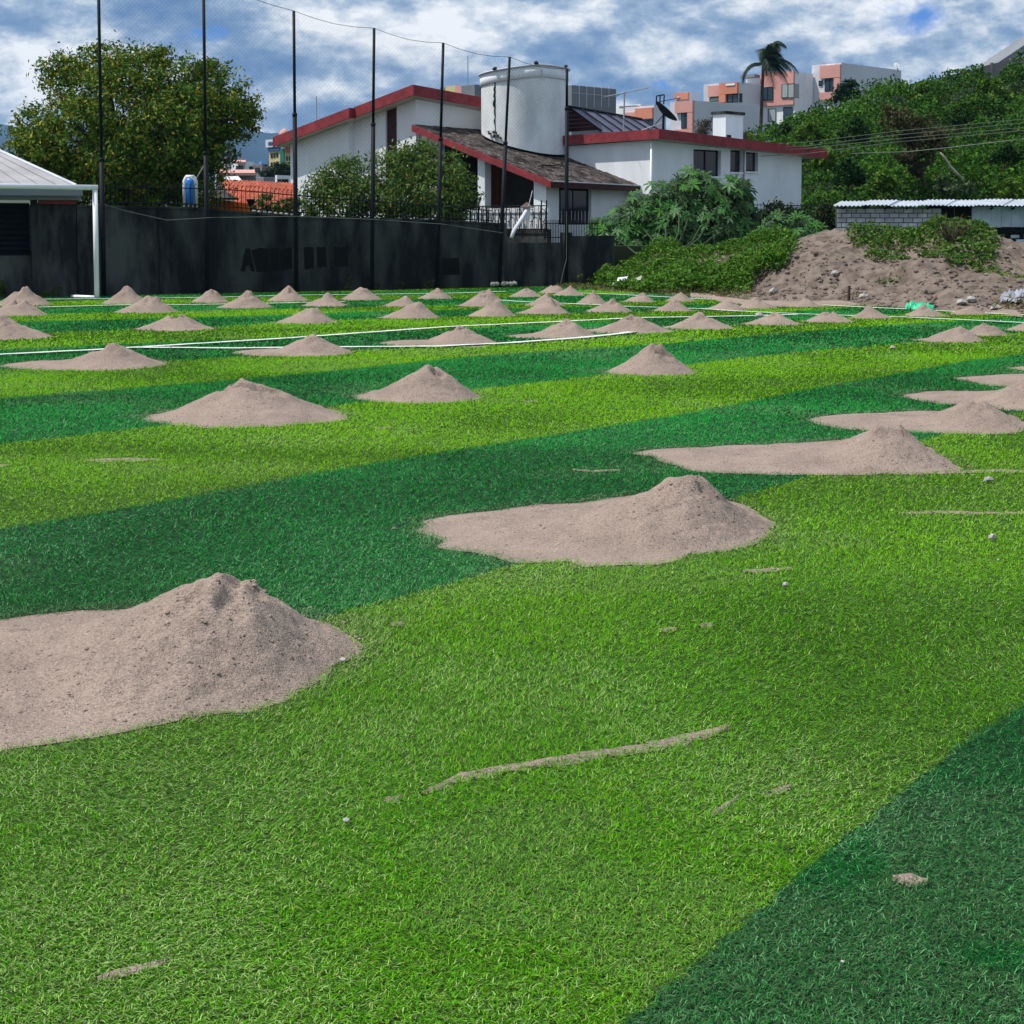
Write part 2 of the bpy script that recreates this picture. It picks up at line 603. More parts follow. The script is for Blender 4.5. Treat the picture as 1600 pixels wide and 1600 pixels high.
# strips nearer than the first edge and beyond the last one
ALLV = [EV[0] - 12.0, EV[0] - 6.2, EV[0] - 3.1] + EV + [np.maximum(EV[-1] + 2.2, EV[-1]), EV[-1] + 4.4]
FIRST = 2      # strip index of the dark strip in the lower right corner
turf = bpy.data.objects.new('turf', None)
COL.objects.link(turf)
tag(turf, kind='structure')


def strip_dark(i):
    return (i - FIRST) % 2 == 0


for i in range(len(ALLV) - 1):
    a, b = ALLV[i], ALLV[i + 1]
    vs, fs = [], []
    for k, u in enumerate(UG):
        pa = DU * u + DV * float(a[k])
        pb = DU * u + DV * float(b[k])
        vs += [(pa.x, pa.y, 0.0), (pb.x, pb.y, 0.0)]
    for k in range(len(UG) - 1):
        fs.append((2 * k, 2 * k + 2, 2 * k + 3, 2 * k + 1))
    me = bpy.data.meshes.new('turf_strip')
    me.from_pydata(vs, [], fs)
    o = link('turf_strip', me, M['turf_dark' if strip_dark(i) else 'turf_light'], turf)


def strip_index(X, Y):
    U = X * DU.x + Y * DU.y
    V = X * DV.x + Y * DV.y
    V = V + (vnoise(X, Y, 0.35, 5) - .5) * 0.03 + (vnoise(X, Y, 0.06, 6) - .5) * 0.035
    idx = np.zeros(len(X), dtype=int)
    for a in ALLV[1:]:
        idx += (V > np.interp(U, UG, a)).astype(int)
    return idx


# painted lines of the pitch (white turf), level with the tips of the pile
LINES_PX = [
    ([(-60, 561), (0, 557), (140, 550), (240, 544), (450, 531), (700, 513), (850, 506), (950, 501), (1010, 498.5), (1100, 497), (1180, 495.5), (1246, 493.5)], 0.11),
    ([(215, 546), (260, 546), (360, 547), (550, 545), (680, 544), (790, 539), (900, 531), (960, 525), (1005, 519)], 0.115),
    ([(60, 482), (190, 478.5), (300, 478), (440, 475.5), (540, 473)], 0.10),
    ([(782, 471), (812, 473), (882, 476), (930, 478), (985, 481), (1097, 484.5), (1150, 488), (1210, 491), (1300, 494.5), (1406, 497.5), (1515, 502.5), (1587, 506), (1640, 509)], 0.09),
    ([(40, 469.5), (150, 468.8), (250, 467.5), (330, 466.5), (460, 463), (600, 461.4), (700, 460), (790, 457)], 0.10),
    ([(900, 459.5), (960, 461.5), (1090, 468.5), (1180, 472.5), (1275, 478), (1350, 482), (1406, 484.5), (1543, 491.5), (1600, 494), (1680, 498)], 0.10),
]
LINES = []
for pts, w in LINES_PX:
    q = [gnd(*p).xy for p in pts]
    # resample for a gently ragged edge
    out = []
    for a, b in zip(q[:-1], q[1:]):
        n = max(1, int((b - a).length / 0.12))
        for k in range(n):
            out.append(a.lerp(b, k / n))
    out.append(q[-1])
    LINES.append((out, w))
    vs, fs = [], []
    w *= 1.35
    for k, p in enumerate(out):
        d = (out[min(k + 1, len(out) - 1)] - out[max(k - 1, 0)]).normalized()
        nn = Vector((-d.y, d.x))
        wl = w * (0.5 + random.uniform(-.12, .10))
        wr = w * (0.5 + random.uniform(-.12, .10))
        a, b = p + nn * wl, p - nn * wr
        vs += [(a.x, a.y, 0.030), (b.x, b.y, 0.030)]
    for k in range(len(out) - 1):
        fs.append((2 * k, 2 * k + 1, 2 * k + 3, 2 * k + 2))
    me = bpy.data.meshes.new('pitch_line')
    me.from_pydata(vs, [], fs)
    tag(link('pitch_line', me, M['line']), kind='structure')


def line_mask(X, Y):
    m = np.zeros(len(X), dtype=bool)
    for out, w in LINES:
        P = np.array([(p.x, p.y) for p in out])
        lo, hi = P.min(0) - .3, P.max(0) + .3
        c = np.where((X > lo[0]) & (X < hi[0]) & (Y > lo[1]) & (Y < hi[1]))[0]
        if len(c) == 0:
            continue
        s = P[::4] if len(P) > 8 else P
        for a, b in zip(s[:-1], s[1:]):
            d = b - a
            l2 = (d * d).sum()
            if l2 < 1e-9:
                continue
            near = c[(np.abs(X[c] - (a[0] + b[0]) / 2) < .5) & (np.abs(Y[c] - (a[1] + b[1]) / 2) < .5)]
            if len(near) == 0:
                continue
            t = np.clip(((X[near] - a[0]) * d[0] + (Y[near] - a[1]) * d[1]) / l2, 0, 1)
            dist = np.hypot(X[near] - a[0] - t * d[0], Y[near] - a[1] - t * d[1])
            m[near[dist < w * .36]] = True
    return m


# ------------------------------------------------------------------ sand mounds
MOUNDS = []      # (cx, cy, function theta -> radius) for keeping the grass out


def make_mound(c, Rf, H, label, nr, nt, seed, clods=0, rough=1.0, crater=True):
    """c ground centre, Rf(theta array) footprint radius, H height"""
    rr = np.random.default_rng(seed)
    th = np.linspace(0, 2 * np.pi, nt, endpoint=False)
    R = Rf(th)
    R = R * (1 + 0.10 * (vnoise(np.cos(th) * 3 + 9, np.sin(th) * 3 + seed, 1.0, seed) - .5) + 0.05 * (vnoise(np.cos(th) * 9 + 9, np.sin(th) * 9 + seed, 1.0, seed + 3) - .5))
    MOUNDS.append((c[0], c[1], th, R, H))
    ts = (np.arange(1, nr + 1) / nr) ** 0.9
    rad = ts[:, None] * R[None, :]
    X = rad * np.cos(th)[None, :]
    Y = rad * np.sin(th)[None, :]
    Rc = np.minimum(R, H / math.tan(math.radians(25)) * (1.24 if nr > 50 else 1.12))
    kw = np.hanning(max(5, int(nt * .22) | 1)); kw /= kw.sum()
    Rc = np.convolve(np.concatenate([Rc, Rc, Rc]), kw, 'same')[nt:2 * nt]
    ks = np.hanning(max(5, int(nt * .11) | 1)); ks /= ks.sum()
    Rs = np.convolve(np.concatenate([R, R, R]), ks, 'same')[nt:2 * nt]
    Rc = np.minimum(Rc, Rs * 1.04)
    Rc = np.convolve(np.concatenate([Rc, Rc, Rc]), ks, 'same')[nt:2 * nt][None, :]
    q = np.clip(rad / Rc, 0, 1.2)
    lump = fbm(X + c[0], Y + c[1], 0.42, seed, 3) - .5
    ang = vnoise(np.cos(th) * 2.2 + 5, np.sin(th) * 2.2 + seed, 1.0, seed + 8)[None, :] - .5
    qq = np.clip(q * (1 + .04 * ang + .16 * lump), 0, 1)
    pw = 1.36 if nr > 50 else 1.18
    cone = H * (1 - qq) ** pw
    cone = np.where(qq < .08, H * (1 - .08) ** pw * (1 + .05 * (0.08 - qq) / .08), cone)
    long_ = np.clip((R / (H * 2.2) - 1) * .8, 0, 1)[None, :]
    tail = H * (0.20 * long_ + 0.03) * np.clip(1 - ts[:, None], 0, 1) ** 0.55
    Z = np.maximum(cone, tail) + 0.25 * np.minimum(cone, tail)
    dmp = np.clip((1 - ts[:, None]) * 5, 0, 1)
    s = H / .32
    Z = Z + dmp * rough * s * (0.060 * lump * np.exp(-q * .6) + 0.034 * (fbm(X + c[0], Y + c[1], 0.11, seed + 20, 3) - .5) + 0.012 * (vnoise(X, Y, 0.035, seed + 30) - .5))
    top = np.exp(-(q / .30) ** 2)
    if crater:     # crumbled crust and pits round the crest
        pit = fbm(X + 3, Y + 7, 0.13, seed + 40, 2)
        kq = .5 if nr > 50 else 1.0
        Z = Z + rough * s * top * kq * (0.20 * (pit - .5) - 0.06 * np.clip((.42 - pit) * 12, 0, 1))
    Z = np.maximum(Z, 0.018 * dmp)
    v = np.stack([X + c[0], Y + c[1], np.maximum(Z, 0.0)], -1).reshape(-1, 3)
    v[-nt:, 2] = 0.004
    topz = float(Z[0].mean())
    v = np.vstack([v, [[c[0], c[1], topz]]])
    f = []
    k = np.arange(nt)
    k1 = (k + 1) % nt
    quads = np.concatenate([np.stack([i * nt + k, (i + 1) * nt + k, (i + 1) * nt + k1, i * nt + k1], -1) for i in range(nr - 1)])
    me = bpy.data.meshes.new('sand_mound')
    ctr = len(v) - 1
    faces = quads.tolist() + [(ctr, int(a), int(b)) for a, b in zip(k, k1)]
    v[:, 0] -= c[0]
    v[:, 1] -= c[1]
    me.from_pydata(v.tolist(), [], faces)
    me.polygons.foreach_set('use_smooth', np.ones(len(faces), dtype=bool))
    me.update()
    o = bpy.data.objects.new('sand_mound', me)
    me.materials.append(M['sand'])
    o.location = (c[0], c[1], 0)
    COL.objects.link(o)
    tag(o, label, 'sand mound', 'sand mounds heaped on the turf')
    if clods:
        mb = MB()
        rg = random.Random(seed)
        for _ in range(clods):
            i = min(nr - 2, int(nr * rg.random() ** (1.4 if clods < 100 else .8)))
            j = rg.randrange(nt)
            p = v[i * nt + j]
            if rg.random() < .3:     # crumbs that rolled out on to the turf
                a_ = th[j]; ro = R[j] * 1.0 + rg.random() ** 2 * .14
                p = (ro * math.cos(a_), ro * math.sin(a_), .012)
            sz = rg.choice([.003, .003, .004, .004, .005, .006, .009]) * (1.2 if i < nr * .3 else .9)
            mb.rock((p[0], p[1], p[2] + sz * .2), sz, .7, rg.random())
        cl_ = mb.build('clod', M['sand'], None)
        cl_.parent = o
        cl_['kind'] = 'stuff'
    return o


def poly_radius(c, pts):
    P = np.array([((gnd(*p).x - c[0]), (gnd(*p).y - c[1])) for p in pts])
    ang = np.arctan2(P[:, 1], P[:, 0])
    o = np.argsort(ang)
    a, r = ang[o], np.hypot(P[o, 0], P[o, 1])
    a = np.concatenate([[a[-1] - 2 * np.pi], a, [a[0] + 2 * np.pi]])
    r = np.concatenate([[r[-1]], r, [r[0]]])
    return lambda th: np.interp((th + np.pi) % (2 * np.pi) - np.pi, a, r)


def big_mound(peak, foot_y, poly, label, nr, nt, seed, clods, crater=True):
    c = gnd(peak[0], foot_y)
    H = at(peak[0], peak[1], c.y).z
    return make_mound((c.x, c.y), poly_radius((c.x, c.y), poly), H, label, nr, nt, seed, clods, 1.0, crater)


def small_mound(px, py, l, r, front, label, seed):
    yf = gnd(px, front).y
    Yc = yf + .4
    for _ in range(6):
        Rl, Rr = max(.2, (px - l) / F * Yc), max(.2, (r - px) / F * Yc)
        Ry = min(1.0, .5 * (min(Rl, 1.1) + min(Rr, 1.1))) * .92
        Yc = yf + Ry
    H = at(px, py, Yc).z
    H = min(max(H, .2), .55)
    cx = (px - 800) / F * Yc

    def Rf(th):
        cx_, sy_ = np.cos(th), np.sin(th)
        w = 0.5 + 0.5 * np.tanh(cx_ * 4)
        Rx = Rr * w + Rl * (1 - w)
        tail = (Rx > 1.15 * Ry)
        ex = 1 / np.sqrt((cx_ / Rx) ** 2 + (sy_ / Ry) ** 2)
        return ex
    n = 1.0 if Yc > 25 else 1.6
    return make_mound((cx, Yc), Rf, H, label, int(22 * n), int(56 * n), seed, 26 if Yc < 26 else 12, 1.0)


big_mound((374, 884), 1034, [(562, 1014), (545, 1030), (515, 1044), (480, 1075), (405, 1108), (300, 1124), (210, 1146), (130, 1160), (0, 1175), (-200, 1190), (-390, 1150), (-430, 1060),
                             (-300, 990), (-120, 978), (0, 972), (110, 962), (240, 952), (330, 955), (450, 962), (530, 985)],
          'huge sand mound cut by the left edge of the lawn in front, nearest of all', 120, 340, 101, 420)
big_mound((1082, 741), 832, [(1202, 828), (1190, 846), (1150, 859), (1080, 868), (1040, 880), (970, 884), (910, 888), (880, 880), (800, 882), (750, 863), (700, 857), (692, 845), (646, 830), (662, 815), (720, 805),
                             (770, 799), (900, 788), (1000, 775), (1100, 776), (1160, 790), (1192, 808)],
          'large sand mound with long flat tail in the middle of the near lawn', 84, 260, 102, 260)
big_mound((1398, 659), 722, [(1489, 725), (1482, 739), (1440, 742), (1380, 741), (1250, 743), (1180, 741), (1100, 738), (1040, 722), (1010, 714), (968, 709), (1000, 703), (1100, 701), (1200, 697),
                             (1330, 688), (1430, 694), (1458, 712)],
          'sand mound with a very long pointed tail, behind the large middle one', 64, 220, 103, 160)
big_mound((1528, 622), 662, [(1600, 672), (1580, 678), (1480, 678), (1430, 676), (1340, 672), (1290, 665), (1270, 657), (1300, 650), (1380, 645), (1450, 642), (1545, 644), (1590, 658)],
          'sand mound with a spiky crest and a dark hollow below it', 56, 190, 104, 140)
big_mound((1612, 590), 628, [(1690, 635), (1640, 643), (1573, 642), (1545, 632), (1480, 633), (1435, 626), (1411, 617), (1440, 612), (1520, 612), (1600, 610), (1680, 618)],
          'sand mound at the right frame edge with a blunt flat tail', 44, 160, 105, 80)
big_mound((1690, 562), 598, [(1760, 604), (1690, 610), (1600, 605), (1550, 604), (1500, 591), (1540, 587), (1620, 585), (1720, 588)],
          'flat sand tongue entering at the right frame edge, behind the blunt tailed mound', 40, 140, 106, 20)
big_mound((1660, 558), 577, [(1730, 580), (1660, 584), (1600, 580), (1576, 576), (1610, 573), (1680, 572)],
          'thin sand sliver farthest up the right edge of the near group', 30, 110, 107, 10)

SMALL = [
    (1028, 535, 946, 1089, 588, 'neat steep sand cone standing alone right of the arc line'),
    (682, 569, 549, 750, 631, 'pointed sand mound with a dark notch at its crest on the dark strip'),
    (385, 590, 228, 543, 669, 'wide sand mound with a lumpy crest, second nearest on the left'),
    (174, 535, 8, 256, 580, 'sand mound with dark pitted crest lying on the penalty line at left'),
    (488, 523, 357, 551, 558, 'low rounded sand mound with a left tail ending the arc line'),
    (722, 508, 594, 780, 543, 'sand mound with crumbled crest and thin left tail between the two white lines'),
    (887, 499, 790, 936, 530, 'dark speckled sand mound with left tail touching the arc line'),
    (988, 491, 905, 1052, 522, 'sand mound just behind the white end of the arc line'),
    (1095, 489, 1030, 1148, 516, 'smooth sand mound at the right end of the penalty line'),
    (1211, 487, 1158, 1253, 509, 'sand mound with a curved ridge and small white stone at its tip'),
    (1297, 484, 1253, 1336, 505, 'small plain sand cone right of the ridge topped mound'),
    (1356, 479, 1328, 1399, 499, 'sharp little sand cone left of the green plastic sheet'),
    (1444, 482, 1412, 1486, 496, 'flat sand mound directly in front of the green plastic sheet'),
    (1515, 482, 1484, 1548, 493, 'faint low sand mound between the green sheet and the dry grass clump'),
    (1502, 507, 1428, 1539, 536, 'sand mound with leftward slope and weedy crest near the right edge'),
    (1542, 499, 1503, 1578, 526, 'tall sand cone tucked behind the weedy crested one'),
    (1622, 500, 1570, 1668, 519, 'sand mound half outside the right frame edge on the far side'),
    (3, 493, -60, 82, 532, 'sand mound cut by the left edge, third row from the goal'),
    (30, 463, -22, 75, 495, 'sand mound with dark clods left of the goal mouth, front one of two'),
    (39, 447, -14, 81, 479, 'sand mound inside the goal mouth with dry weeds on its crest'),
    (198, 448, 157, 236, 476, 'sand cone beside the foot of the white goalpost'),
    (236, 459, 176, 279, 490, 'double humped sand mound in front of the goalpost cone'),
    (274, 488, 208, 333, 518, 'broad sand mound in front of the double humped one'),
    (331, 451, 294, 359, 474, 'clean sand cone at the foot of the second net pole'),
    (390, 457, 336, 427, 483, 'sand mound with dark crumbly crest between second and third net pole'),
    (451, 449, 414, 484, 472, 'sand cone at the foot of the third net pole'),
    (511, 459, 467, 546, 480, 'round topped sand mound right of the third net pole'),
    (490, 478, 423, 525, 507, 'sand mound with two dark lumps on its crest, before the round topped one'),
    (565, 447, 530, 601, 470, 'sharp sand cone at the foot of the fourth net pole'),
    (634, 462, 591, 656, 480, 'sand mound mostly hidden by the cone with the clean crest before it'),
    (652, 471, 591, 689, 499, 'tall clean sand cone before the half hidden one, under the wall patch'),
    (684, 450, 649, 709, 468, 'sand mound at the foot of the fifth net pole'),
    (761, 448, 729, 786, 471, 'rearmost of three sand mounds stacked before the sixth net pole'),
    (754, 459, 711, 788, 480, 'middle one of three sand mounds stacked before the sixth net pole'),
    (778, 468, 727, 807, 496, 'front one of three sand mounds stacked before the sixth net pole'),
    (825, 447, 794, 848, 465, 'low round sand mound just right of the sixth net pole'),
    (869, 441, 839, 888, 459, 'tallest sand cone by the last net pole'),
    (892, 447, 861, 915, 463, 'sand mound on the right of the last net pole'),
    (855, 459, 816, 884, 479, 'dull sand mound behind the long sloped one, before the last pole'),
    (861, 467, 803, 891, 492, 'sand mound with a long left slope before the last net pole'),
    (928, 454, 897, 951, 476, 'sand cone before the white litter on the verge'),
    (959, 467, 911, 989, 489, 'sand mound with dark crest before the cone by the white litter'),
    (1003, 456, 970, 1026, 473, 'sand cone close to the verge right of the white litter'),
    (1064, 456, 1037, 1090, 472, 'rear sand mound of a pair by the ivy bank'),
    (1055, 468, 1018, 1086, 488, 'front sand mound of a pair by the ivy bank'),
    (1138, 468, 1096, 1168, 486, 'wide sand mound at the corner where ivy meets the dirt bank'),
    (1182, 465, 1150, 1217, 483, 'blunt sand mound below the bare corner of the dirt bank'),
    (1260, 464, 1224, 1284, 481, 'pale flat sand mound merging into the foot of the dirt bank'),
]
for i, s in enumerate(SMALL):
    small_mound(*s, 200 + i)

# thin smears of spilled sand on the turf, and stray stones
SMEAR = M['sand']


def smear(pts_px, w, label, seed):
    """flat ragged streak of spilled sand along a pixel polyline, w metres wide"""
    q = [gnd(*p).xy for p in pts_px]
    out = []
    for a, b in zip(q[:-1], q[1:]):
        n = max(1, int((b - a).length / .03))
        out += [a.lerp(b, k / n) for k in range(n)]
    out.append(q[-1])
    n = len(out)
    rows = 7
    vs, fs = [], []
    cen = []
    for k, p in enumerate(out):
        d = (out[min(k + 1, n - 1)] - out[max(k - 1, 0)]).normalized()
        nn = Vector((-d.y, d.x))
        t = k / (n - 1)
        ww = w * (math.sin(math.pi * min(1, max(.04, t))) ** .5) * (.45 + 1.1 * float(vnoise(np.array([k * .1]), np.array([seed * 3.3]), 1.0, seed)[0]))
        off = (float(vnoise(np.array([k * .07]), np.array([seed * 5.1]), 1.0, seed + 2)[0]) - .5) * w * .7
        cen.append((p + nn * off, ww))
        for j in range(rows):
            s_ = j / (rows - 1) * 2 - 1
            jit = 1 + random.uniform(-.4, .35)
            z = 0.006 + 0.010 * (1 - s_ * s_) * random.random()
            if abs(s_) > .99: z = 0.003
            a = p + nn * (off + s_ * ww * .5 * jit)
            vs.append((a.x, a.y, z))
    for k in range(n - 1):
        for j in range(rows - 1):
            fs.append((k * rows + j, k * rows + rows + j, k * rows + rows + j + 1, k * rows + j + 1))
    me = bpy.data.meshes.new('sand_streak')
    me.from_pydata(vs, [], fs)
    me.polygons.foreach_set('use_smooth', [True] * len(fs))
    o = link('sand_streak', me, SMEAR)
    tag(o, label, 'sand streak', 'sand spilled on the turf')
    SMEARS.append(cen)


SMEARS = []
smear([(668, 1246), (730, 1216), (800, 1203), (900, 1184), (1000, 1170), (1140, 1137)], .085, 'long thin streak of spilled sand across the light turf in front', 1)
smear([(597, 1254), (626, 1246)], .05, 'tiny sand spot left of the long streak', 2)
smear([(1115, 1278), (1155, 1250)], .04, 'short slanted sand scrape right below the long streak', 3)
smear([(1188, 1246), (1236, 1232)], .03, 'thin sand scrape near the dark corner strip', 4)
smear([(1395, 1372), (1450, 1378)], .07, 'pale sand spot on the dark strip in the lower right corner', 5)
smear([(148, 1532), (200, 1516), (262, 1500)], .05, 'faint sand scrape at the bottom left of the lawn', 6)
smear([(1160, 895), (1200, 893), (1240, 891)], .06, 'pale sand streak right of the large middle mound', 7)
smear([(136, 722), (190, 720), (258, 721)], .13, 'flat sand streak on the light strip at left', 8)
smear([(-30, 730), (14, 729)], .10, 'sand patch cut by the left edge on the light strip', 9)
smear([(895, 735), (930, 738), (972, 736)], .05, 'sand smear on the dark strip left of the long tailed mound', 10)
smear([(1405, 803), (1480, 802), (1540, 804), (1650, 803)], .07, 'straight sand streak along the turf at the right edge', 11)
smear([(1440, 741), (1500, 739), (1560, 737), (1650, 739)], .10, 'sand streak trailing right from the long tailed mound', 12)
smear([(586, 670), (615, 669)], .09, 'small sand patch right of the second left mound', 13)
smear([(815, 629), (838, 627)], .10, 'small sand patch below the lone cone row', 14)
smear([(1030, 989), (1060, 984)], .04, 'small sand spot right of centre on the light turf', 15)
smear([(1094, 982), (1116, 976)], .06, 'beige sand dab farther right on the light turf', 16)
smear([(608, 977), (630, 974)], .06, 'beige sand dab near the tip of the biggest mound', 17)


def stone(px, py, r, label, seed, col='stone'):
    p = gnd(px, py)
    mb = MB()
    mb.rock((p.x, p.y, .018 + r * .35), r, .7, seed)
    tag(mb.build('pebble', M[col]), label, 'pebble', 'pebbles lying on the turf')


stone(1228, 921, .017, 'white pebble left of the right grass patch below the big mound', 1)
stone(1551, 847, .024, 'grey pebble near the right edge below the straight sand streak', 2)
stone(1545, 756, .034, 'rounded grey pebble just below the trailing sand streak', 3)
stone(1186, 497, .09, 'white stone at the tip of the ridge topped mound', 4)
stone(1394, 547, .04, 'white pebble on the light strip far right', 5)
stone(541, 1294, .010, 'pale pebble on the light turf below the tiny sand spot', 6)
stone(1560, 882, .010, 'tiny white pebble on the turf at right', 7)
stone(1316, 1516, .005, 'tiny white crumb on the dark corner strip', 8)
stone(535, 1040, .013, 'grey pebble at the tip of the biggest mound', 9)
stone(1300, 464, .08, 'white stone at the foot of the dirt bank left of the post', 10)

# ------------------------------------------------------------------ turf blades
NEAR = []
WALL_A, WALL_B = Vector((-14.0, 34.0)), Vector((2.1, 43.1))


def keep_out(X, Y, fringe=False):
    m = np.zeros(len(X), dtype=bool)
    NEAR[:] = [np.zeros(len(X))]
    for cx, cy, th, R, H in MOUNDS:
        rm = R.max()
        rm += .17
        c = np.where((np.abs(X - cx) < rm) & (np.abs(Y - cy) < rm))[0]
        if len(c) == 0:
            continue
        a = np.arctan2(Y[c] - cy, X[c] - cx) % (2 * np.pi)
        r = np.hypot(X[c] - cx, Y[c] - cy)
        rr = np.interp(a, np.append(th, 2 * np.pi), np.append(R, R[0]))
        sk = .075 * RNG.random(len(c)) ** 1.6 + .03 * (vnoise(X[c], Y[c], .07, 3) - .4) if fringe else .008
        m[c[r < rr - sk]] = True
        NEAR[0][c] = np.maximum(NEAR[0][c], np.clip(1 - (r - rr) / .16, 0, 1))
    for cen in SMEARS:
        for p, w in cen[::2]:
            c = np.where((np.abs(X - p.x) < w) & (np.abs(Y - p.y) < w))[0]
            if len(c):
                hit = c[np.hypot(X[c] - p.x, Y[c] - p.y) < w * .36]
                m[hit[RNG.random(len(hit)) < .60]] = True
    return m


def far_limit(X):
    yw = WALL_A.y + (X - WALL_A.x) * (WALL_B.y - WALL_A.y) / (WALL_B.x - WALL_A.x) - .35
    return np.where(X < 2.0, yw, 41.5 - (X - 2.0) * .62)


def blades(Y0, Y1, dens, w, ln, seg, side=False):
    n = int((5.2 * (Y1 - Y0) if side else .70 * (Y1 ** 2 - Y0 ** 2) / 2 + 1.8 * (Y1 - Y0)) * dens)
    e0, e1 = .09 * Y0, .09 * Y1      # neighbouring density zones fade into each other
    Y = RNG.uniform(Y0 - e0, Y1 + e1, int(n * 1.7 * (1 + (e0 + e1) / (Y1 - Y0))))
    fade = np.clip((Y - Y0 + e0) / (2 * e0), 0, 1) * np.clip((Y1 + e1 - Y) / (2 * e1), 0, 1)
    keep = RNG.random(len(Y)) < fade * (.70 * Y + 1.8) / (.70 * (Y1 + e1) + 1.8)
    Y = Y[keep][:n]
    X = RNG.uniform(-1, 1, len(Y)) * (.35 * Y + .9)
    if side:     # thinner cover beside the view
        X = np.where(X < 0, -1, 1) * (.35 * Y + .88 + 2.6 * RNG.random(len(Y)))
    ok = (Y < far_limit(X)) & ~keep_out(X, Y, True)
    nearm = NEAR[0][ok]
    X, Y = X[ok], Y[ok]
    n = len(X)
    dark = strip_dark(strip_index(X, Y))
    white = line_mask(X, Y)
    # lie of the pile: a slowly turning combing direction, patches that stand up more
    base = 2 * np.pi * fbm(X, Y, 2.6, 51, 2) * 1.6 + .6
    yaw = base + RNG.normal(0, 1.6, n)
    stand = np.clip(.22 + .7 * (fbm(X, Y, .55, 61, 3) - .40), .05, .75)
    pitch = np.clip(RNG.normal(.18 + .65 * stand, .24, n), .05, 1.4)
    L = ln * RNG.uniform(.6, 1.25, n)
    W = w * RNG.uniform(.7, 1.3, n)
    dx, dy = np.cos(yaw), np.sin(yaw)
    sx, sy = -dy, dx
    hz0 = RNG.uniform(0.0, .012, n)
    cz = np.cos(pitch)
    sz = np.sin(pitch)
    # colours
    patch = fbm(X, Y, 1.1, 71, 3)
    fine = RNG.random(n)
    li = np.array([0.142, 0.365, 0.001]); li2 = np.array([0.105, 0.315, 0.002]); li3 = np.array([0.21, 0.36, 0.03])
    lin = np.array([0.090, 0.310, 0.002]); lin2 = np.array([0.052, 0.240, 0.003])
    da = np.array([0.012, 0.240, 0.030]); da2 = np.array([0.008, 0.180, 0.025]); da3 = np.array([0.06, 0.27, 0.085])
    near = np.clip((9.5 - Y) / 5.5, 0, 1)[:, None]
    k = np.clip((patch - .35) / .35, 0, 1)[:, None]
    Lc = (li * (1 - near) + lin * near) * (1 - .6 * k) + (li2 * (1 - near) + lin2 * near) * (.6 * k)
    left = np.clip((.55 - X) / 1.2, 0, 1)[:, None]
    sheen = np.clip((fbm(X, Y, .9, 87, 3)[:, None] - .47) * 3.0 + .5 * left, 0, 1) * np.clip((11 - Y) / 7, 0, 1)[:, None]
    shm = RNG.random((n, 1)) < .08 + .40 * sheen  # blades whose sky sheen is painted as a paler colour
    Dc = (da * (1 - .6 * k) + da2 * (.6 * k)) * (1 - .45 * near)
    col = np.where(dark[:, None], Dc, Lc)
    hi = (fine > .86)[:, None]
    col = np.where(hi, np.where(dark[:, None], da3, li3), col)
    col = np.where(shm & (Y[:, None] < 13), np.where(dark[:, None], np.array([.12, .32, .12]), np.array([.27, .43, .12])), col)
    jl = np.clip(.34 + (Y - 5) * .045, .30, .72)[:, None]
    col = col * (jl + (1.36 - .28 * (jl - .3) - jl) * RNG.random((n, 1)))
    dust = (.55 * nearm * RNG.random(n) + np.clip((fbm(X, Y, .8, 81, 3) - .60) * 5, 0, .22) * RNG.random(n))[:, None]
    col = col * (1 - dust) + np.array([.26, .23, .17]) * dust
    col = np.where(white[:, None], np.array([.74, .78, .74]) * RNG.uniform(.8, 1.1, (n, 1)), col)
    if seg == 2:
        v = np.empty((n, 5, 3), dtype=np.float32)
        mx, mz = .55 * L * cz, .55 * L * sz
        tx = mx + .45 * L * np.cos(pitch * .35)
        tz = mz + .45 * L * np.sin(pitch * .35) - .004
        for i, (al, up, s_) in enumerate(((0, 0, 1), (0, 0, -1), (1, 1, -.9), (1, 1, .9), (2, 2, 0))):
            a = (0, mx, tx)[al] if al else 0
            z = (0, mz, tz)[up] if up else 0
            v[:, i, 0] = X + dx * a + sx * W * .5 * s_
            v[:, i, 1] = Y + dy * a + sy * W * .5 * s_
            v[:, i, 2] = np.maximum(hz0 + z, .002)
        b = np.arange(n) * 5
        tri = np.stack([np.stack([b, b + 1, b + 2], -1), np.stack([b, b + 2, b + 3], -1), np.stack([b + 3, b + 2, b + 4], -1)], 1).reshape(-1, 3)
        return v.reshape(-1, 3), tri, np.repeat(col, 5, 0)
    v = np.empty((n, 3, 3), dtype=np.float32)
    for i, (a, s_) in enumerate(((0, 1), (0, -1), (1, 0))):
        v[:, i, 0] = X + dx * a * L * cz + sx * W * .5 * s_
        v[:, i, 1] = Y + dy * a * L * cz + sy * W * .5 * s_
        v[:, i, 2] = .003 + hz0 + a * L * sz
    b = np.arange(n) * 3
    return v.reshape(-1, 3), np.stack([b, b + 1, b + 2], -1), np.repeat(col, 3, 0)


vs_, fs_, cs_, off = [], [], [], 0
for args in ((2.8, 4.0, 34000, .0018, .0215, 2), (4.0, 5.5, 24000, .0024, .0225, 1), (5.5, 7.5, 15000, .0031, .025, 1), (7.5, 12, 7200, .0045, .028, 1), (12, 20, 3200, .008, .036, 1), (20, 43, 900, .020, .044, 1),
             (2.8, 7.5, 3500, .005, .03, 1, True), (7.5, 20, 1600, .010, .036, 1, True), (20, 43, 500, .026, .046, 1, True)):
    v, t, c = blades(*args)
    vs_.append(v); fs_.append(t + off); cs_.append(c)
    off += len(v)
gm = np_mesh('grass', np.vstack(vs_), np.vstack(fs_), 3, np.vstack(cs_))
tag(link('grass', gm, M['turf_blade']), 'short artificial grass pile in light and dark green strips', 'grass', kind='stuff')

